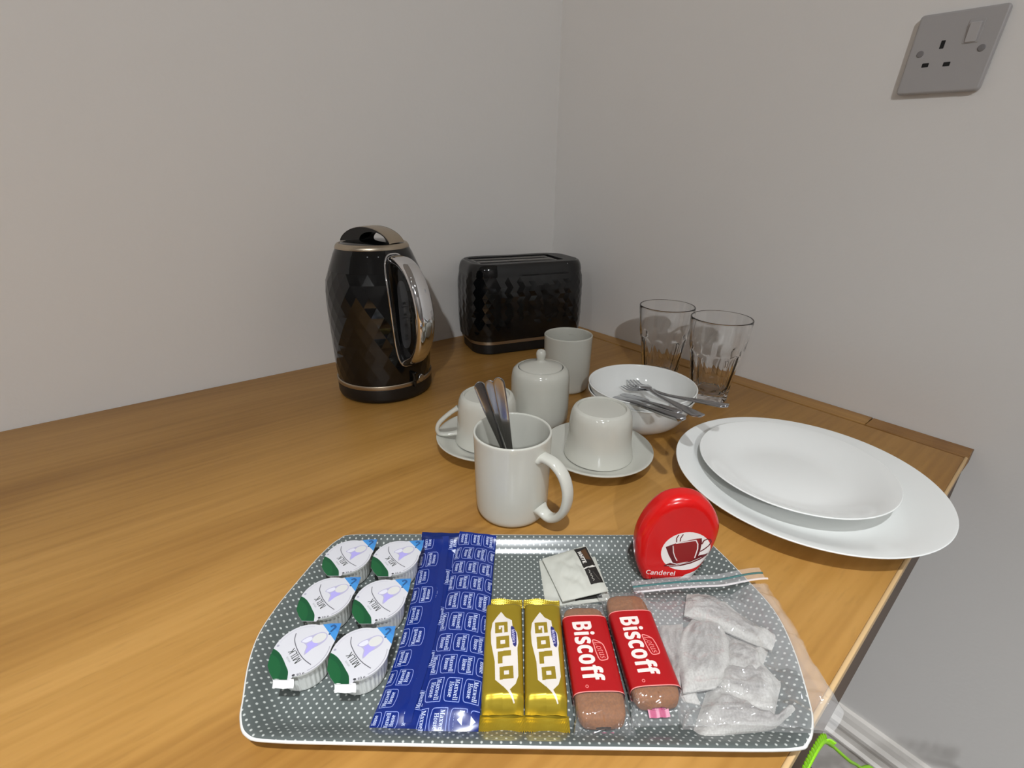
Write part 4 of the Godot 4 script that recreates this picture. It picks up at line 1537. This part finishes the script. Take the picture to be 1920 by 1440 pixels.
func sweetener_print() -> ImageTexture:
	var redc := hexc("c4100f")
	var a := Art.new(69.4, 90.5, 7, redc)
	var P := func(arr: Array):
		var q := PackedVector2Array()
		for i in range(0, arr.size(), 2):
			q.append(Vector2(20.7 + (arr[i] - 440) * 0.0592, 33.5 + (arr[i + 1] - 567) * 0.0775))
		return q
	var white := hexc("e3dcd8")
	var dark := hexc("5e1216")
	var mid := hexc("861a1a")
	a.ell(Vector2(42.0, 54.4), 21.2, 20.8, white)
	a.poly(P.call([496, 775, 640, 720, 920, 655, 985, 650, 1000, 700, 1002, 830, 985, 920, 880, 975, 700, 1012, 640, 1000, 560, 890]), mid)
	a.poly(P.call([496, 775, 600, 735, 612, 800, 650, 910, 700, 1012, 640, 1000, 560, 890]), dark)
	a.poly(P.call([965, 655, 990, 650, 1004, 700, 1004, 830, 985, 915, 960, 930, 978, 800]), dark)
	a.line(P.call([600, 760, 622, 850, 655, 915, 695, 968]), 0.8, white)
	a.line(P.call([640, 725, 780, 700, 915, 680, 950, 730, 962, 800, 945, 925]), 1.0, white)
	a.line(P.call([1008, 730, 1030, 680, 1075, 660, 1118, 668, 1138, 700, 1115, 750, 1060, 800, 1012, 832]), 1.1, dark)
	a.poly(P.call([515, 1035, 600, 1000, 700, 1026, 800, 1005, 920, 955, 1000, 890, 1132, 862, 1120, 895, 1030, 950, 900, 1010, 760, 1045, 640, 1055, 515, 1052]), dark)
	a.line(P.call([560, 1040, 720, 1032, 900, 985, 1040, 920]), 0.5, white)
	a.line(P.call([655, 608, 632, 650, 640, 705]), 0.9, dark)
	a.line(P.call([715, 602, 690, 650, 690, 695]), 0.9, dark)
	a.text("Canderel", font("Droid Sans"), Vector2(23.4, 78.3), 6.6, deg_to_rad(3), white, 0.98, 0.0, 0.12)
	a.poly(P.call([760, 1290, 800, 1215, 850, 1172, 960, 1130, 1120, 1085, 1180, 1300]), hexc("d5d3d0"))
	return a.tex()

func build_sweetener() -> void:
	var o := thing("sweetener_dispenser", "red sweetener tablet dispenser with a coffee cup picture, standing at the back of the tray", "sweetener", on_desk(0.1433, -0.3290, 0.0040), 0.0)
	var up := Transform3D(Basis(Vector3.RIGHT, PI / 2), Vector3.ZERO)
	var ol := smooth2(V2([0.1185, 0.0, 0.1120, 0.016, 0.1086, 0.037, 0.1100, 0.055, 0.1175, 0.0735, 0.1285, 0.0860, 0.1430, 0.0905, 0.1570, 0.0880, 0.1690, 0.0780, 0.1765, 0.0640, 0.1780, 0.0520, 0.1755, 0.0360, 0.1700, 0.0200, 0.1640, 0.006, 0.1590, 0.0]), 5)
	var pts := PackedVector2Array()
	for p in ol:
		pts.append(Vector2(p.x - 0.1433, -p.y))
	var s := Surf.new()
	s.slab(pts, -0.011, 0.011, 0.0085, up, 7)
	part("case", s, mat(Color.WHITE, 0.22, 0.0, {"albedo_texture": sweetener_print(), "metallic_specular": 0.5}), o)

func build_tea() -> void:
	var n := FastNoiseLite.new()
	n.seed = 77
	n.frequency = 1.0
	n.fractal_octaves = 2
	var tex_n := FastNoiseLite.new()
	tex_n.seed = 78
	tex_n.frequency = 0.05
	tex_n.fractal_octaves = 4
	var t := NoiseTexture2D.new()
	t.width = 256
	t.height = 256
	t.seamless = true
	t.noise = tex_n
	var ramp := Gradient.new()
	ramp.set_color(0, hexc("98948f"))
	ramp.set_color(1, hexc("c4c2bc"))
	t.color_ramp = ramp
	var leafy := mat(Color.WHITE, 0.85, 0.0, {"albedo_texture": t, "uv1_triplanar": true, "uv1_scale": Vector3(40, 40, 40), "vertex_color_use_as_albedo": true, "cull_mode": BaseMaterial3D.CULL_DISABLED})
	var bags := [
		["teabag in the clear bag, half hidden under the long one near the seal", [0.160, -0.268, 0.160, -0.249, 0.175, -0.262, 0.170, -0.245, 0.188, -0.256, 0.180, -0.2425, 0.1965, -0.2515, 0.187, -0.2405], 0.0050, 0.0050],
		["teabag in the clear bag, at its left edge beside the red biscuit wrapper", [0.1218, -0.2735, 0.1375, -0.2745, 0.1168, -0.2580, 0.1340, -0.2560, 0.1195, -0.2420, 0.1330, -0.2400, 0.1155, -0.2290, 0.1290, -0.2260, 0.1200, -0.2130, 0.1290, -0.2110], 0.0045, 0.0060],
		["long teabag in the clear bag, lying nearest the seal with its end to the right", [0.1486, -0.2975, 0.1405, -0.2790, 0.1600, -0.2960, 0.1530, -0.2730, 0.1720, -0.2910, 0.1650, -0.2665, 0.1865, -0.2715, 0.1790, -0.2565, 0.1960, -0.2635, 0.1890, -0.2510, 0.2053, -0.2590, 0.1960, -0.2480], 0.0110, 0.0075],
		["teabag in the clear bag, small rounded one in the middle right", [0.1600, -0.2480, 0.1560, -0.2330, 0.1690, -0.2540, 0.1660, -0.2290, 0.1775, -0.2500, 0.1750, -0.2290, 0.1835, -0.2440, 0.1815, -0.2330], 0.0095, 0.0080],
		["large teabag in the clear bag, uppermost on the left", [0.1465, -0.2740, 0.1625, -0.2722, 0.1330, -0.2590, 0.1640, -0.2560, 0.1262, -0.2430, 0.1580, -0.2380, 0.1225, -0.2270, 0.1500, -0.2270, 0.1200, -0.2150, 0.1400, -0.2180], 0.0105, 0.0085],
		["teabag in the clear bag, with folded ends in the lower middle", [0.1540, -0.2370, 0.1455, -0.2235, 0.1690, -0.2345, 0.1540, -0.2125, 0.1810, -0.2355, 0.1630, -0.2060, 0.1895, -0.2220, 0.1730, -0.1998], 0.0075, 0.0095],
		["teabag in the clear bag, lowest one with its tail towards the desk edge", [0.1390, -0.2225, 0.1165, -0.1905, 0.1480, -0.2185, 0.1300, -0.1890, 0.1600, -0.2105, 0.1480, -0.1920, 0.1735, -0.2010, 0.1690, -0.1945, 0.1800, -0.2040, 0.1760, -0.1970, 0.1880, -0.2070, 0.1840, -0.2005, 0.1950, -0.2030, 0.1940, -0.1995], 0.0050, 0.0100],
	]
	for k in bags.size():
		var c = bags[k]
		var pts := V2(c[1])
		var rows := pts.size() / 2
		var lft := PackedVector2Array()
		var rgt := PackedVector2Array()
		for i in rows:
			lft.append(pts[2 * i])
			rgt.append(pts[2 * i + 1])
		for i in rows:
			var c_ := (lft[i] + rgt[i]) / 2
			lft[i] = c_ + (lft[i] - c_) * 1.16
			rgt[i] = c_ + (rgt[i] - c_) * 1.16
		lft = smooth2(lft, 4)
		rgt = smooth2(rgt, 4)
		var m := lft.size() - 1
		var o := thing("teabag", c[0], "teabag", on_desk(0, 0), 0.0, "teabags in the clear bag")
		var s := Surf.new()
		s.tinted = true
		for side in 2:
			var b := s.v.size()
			s.grid(22, m, func(u, v):
				var i := int(round(v * m))
				var q := lft[i].lerp(rgt[i], u)
				var e := pow(clampf(sin(PI * u), 0, 1), 0.55) * smoothstep(0.0, 0.16, v) * smoothstep(0.0, 0.22, 1.0 - v)
				var h: float = c[3] * e
				var cr := (absf(n.get_noise_2d(q.x * 62.0 + k * 9.0, q.y * 62.0)) - 0.2) * 0.0040 * (0.30 + e)
				return Vector3(q.x, c[2] + (h + cr + 0.0004 if side else -0.0004), q.y), side == 1)
			for i in range(b, s.v.size()):
				var w := s.uv[i]
				var inner := smoothstep(0.10, 0.26, w.x) * smoothstep(0.10, 0.26, 1.0 - w.x) * smoothstep(0.08, 0.2, w.y) * smoothstep(0.16, 0.34, 1.0 - w.y)
				s.col[i] = Color(1, 1, 1).lerp(Color(0.52, 0.50, 0.50), inner * (0.75 + 0.6 * n.get_noise_2d(s.v[i].x * 400.0, s.v[i].z * 400.0)))
		part("paper_pouch", s, leafy, o)
	build_zip_bag()

func build_zip_bag() -> void:
	var o := thing("zip_bag", "clear resealable plastic bag full of teabags, hanging over the tray's right rim", "plastic bag", on_desk(0, 0))
	var lft := smooth2(V2([0.1062, -0.2985, 0.1085, -0.2800, 0.1115, -0.2600, 0.1140, -0.2400, 0.1150, -0.2200, 0.1120, -0.2020, 0.1085, -0.1880]), 8)
	var rgt := smooth2(V2([0.2205, -0.3060, 0.2225, -0.2850, 0.2215, -0.2600, 0.2175, -0.2380, 0.2180, -0.2150, 0.2160, -0.1990, 0.2010, -0.1860]), 8)
	var m := lft.size() - 1
	var n := FastNoiseLite.new()
	n.seed = 91
	n.frequency = 1.0
	n.fractal_octaves = 2
	var floor_at := func(q: Vector2):
		# the tray's flat, its right rim, then the desk beyond
		var rim := smoothstep(0.186, 0.206, q.x) * (1.0 - smoothstep(0.214, 0.232, q.x))
		var front := smoothstep(-0.205, -0.186, q.y)
		return 0.0046 + 0.0125 * max(rim, front)
	for side in [1, 0]:
		var s := Surf.new()
		s.grid(56, m, func(u, v):
			var i := int(round(v * m))
			var q := lft[i].lerp(rgt[i], u)
			var f: float = floor_at.call(q)
			if side == 0:
				return Vector3(q.x, f - 0.0002, q.y)
			var e := pow(clampf(sin(PI * u), 0, 1), 0.5) * smoothstep(0.0, 0.22, v) * (1.0 - 0.75 * smoothstep(0.86, 1.0, v))
			var body := 0.0185 * e * (1.0 - 0.8 * smoothstep(0.176, 0.208, q.x))
			var w := n.get_noise_2d(q.x * 75.0, q.y * 75.0) * 0.0022 + absf(n.get_noise_2d(q.x * 30.0 - q.y * 60.0 + 3.0, q.y * 34.0)) * 0.0075 * e
			var fold := 0.004 * exp(-pow((q.y + 0.213 - (q.x - 0.125) * 0.10) / 0.0035, 2.0)) * smoothstep(0.114, 0.120, q.x) * (1.0 - smoothstep(0.165, 0.185, q.x))
			return Vector3(q.x, max(f, 0.006) + body + w * 0.9 + fold + 0.0006, q.y), side == 1)
		part("film_sheet", s, M.bag, o)
	# the seal: a pale band and a teal zip line
	var s := Surf.new()
	s.grid(40, 4, func(u, v):
		var a := Vector2(0.1062, -0.3010).lerp(Vector2(0.2205, -0.3085), u)
		return Vector3(a.x, 0.0110 + 0.0035 * sin(u * 3.1) + 0.0090 * smoothstep(0.6, 1.0, u) + 0.0008 * sin(v * PI), a.y + lerpf(-0.0010, 0.0012, v)), true)
	part("seal_band", s, mat(Color(0.93, 0.90, 0.90, 0.55), 0.3, 0.0, {"transparency": BaseMaterial3D.TRANSPARENCY_ALPHA, "cull_mode": BaseMaterial3D.CULL_DISABLED}), o, "pale seal band")
	var zp := PackedVector3Array()
	for k in 25:
		var u := k / 24.0
		var a := Vector2(0.1050, -0.3060).lerp(Vector2(0.2185, -0.3138), u)
		zp.append(Vector3(a.x, 0.0118 + 0.0035 * sin(u * 3.1) + 0.0090 * smoothstep(0.6, 1.0, u), a.y))
	s = Surf.new()
	s.sweep(zp, func(_a): return Vector2(0.0007, 0.0009), 8)
	part("zip_line", s, mat(Color(hexc("2c6a68"), 0.75), 0.35, 0.0, {"transparency": BaseMaterial3D.TRANSPARENCY_ALPHA}), o, "teal zip line")
	s = Surf.new()
	s.grid(40, 3, func(u, v):
		var a := Vector2(0.1050, -0.3060).lerp(Vector2(0.2185, -0.3138), u)
		return Vector3(a.x, 0.0118 + 0.0035 * sin(u * 3.1) + 0.0090 * smoothstep(0.6, 1.0, u) - 0.0006 * v, a.y + lerpf(-0.0060, 0.0058, v)), true)
	part("bag_mouth", s, M.film_fold, o)

func build_fern() -> void:
	var o := thing("fern", "bright lime green artificial fern standing on the floor past the desk's edge", "plant", Vector3(0.455, 0.0, -0.150))
	var at := o.position
	var green := mat(hexc("86c514"), 0.55, 0.0, {"backlight": Color(0.25, 0.4, 0.02), "cull_mode": BaseMaterial3D.CULL_DISABLED})
	var s := Surf.new()
	s.lathe(smooth2(V2([0.0, 0.0, 0.055, 0.0, 0.06, 0.004, 0.078, 0.13, 0.082, 0.135, 0.080, 0.142, 0.074, 0.140, 0.070, 0.125, 0.0, 0.120]), 3), 40)
	part("pot", s, mat(hexc("c9c6c0"), 0.5), o)
	var paths := [
		smooth3([Vector3(0.450, 0.12, -0.150), Vector3(0.440, 0.33, -0.200), Vector3(0.385, 0.50, -0.285), Vector3(0.334, DESK - 0.1795, -0.2730), Vector3(0.2905, DESK - 0.1215, -0.2467), Vector3(0.2570, DESK - 0.0800, -0.2350)], 8),
		smooth3([Vector3(0.460, 0.12, -0.140), Vector3(0.50, 0.33, -0.13), Vector3(0.56, 0.46, -0.11), Vector3(0.62, 0.50, -0.10)], 8)]
	# the first frond arches over beside the desk edge and comes down towards the viewer
	var tip := smooth3([Vector3(0.2570, DESK - 0.0800, -0.2350), Vector3(0.2328, DESK - 0.0480, -0.2193), Vector3(0.2172, DESK - 0.0360, -0.2069), Vector3(0.2069, DESK - 0.0355, -0.1982), Vector3(0.2004, DESK - 0.0410, -0.1927), Vector3(0.1958, DESK - 0.0539, -0.1887)], 8)
	for p in [paths[0], paths[1], tip]:
		var q := PackedVector3Array()
		for v in p:
			q.append(v - at)
		s = Surf.new()
		s.sweep(q, func(a): return Vector2(0.0019, 0.0019) * (1.0 - 0.35 * a), 8, Vector3(0.3, 0.1, 1).normalized())
		part("stem", s, green, o)
	var leaf := func(root: Vector3, dir: Vector3, l: float, w: float):
		s = Surf.new()
		var side := dir.cross(Vector3(0.1, 0.5, 1)).normalized()
		var up := side.cross(dir).normalized()
		s.grid(6, 10, func(u, v):
			var half := w * (0.35 + 0.65 * sin(PI * clampf(0.12 + v * 0.8, 0, 1))) * (1.0 - 0.6 * smoothstep(0.7, 1.0, v))
			var x := lerpf(-1, 1, u)
			return root - at + dir * l * v + side * half * x + up * (0.0006 * (1.0 - x * x) - 0.1 * l * v * v))
		part("leaflet", s, green, o)
	for k in range(6, tip.size() - 1, 2):
		var a: Vector3 = tip[k]
		leaf.call(a, Vector3(-0.30, 0.82, 0.12).normalized(), 0.0120, 0.0012)
		leaf.call(a.lerp(tip[k + 1], 0.5), Vector3(-0.42, 0.75, 0.20).normalized(), 0.0115, 0.0011)
	for k in range(1, 8):
		leaf.call(tip[k], Vector3(0.62, 0.62, 0.1).normalized(), 0.0045, 0.0010)
	for k in range(10, paths[1].size() - 1):
		leaf.call(paths[1][k], Vector3(0.2, 0.8, -0.5).normalized(), 0.03, 0.003)
		leaf.call(paths[1][k], Vector3(0.3, 0.4, 0.8).normalized(), 0.03, 0.003)
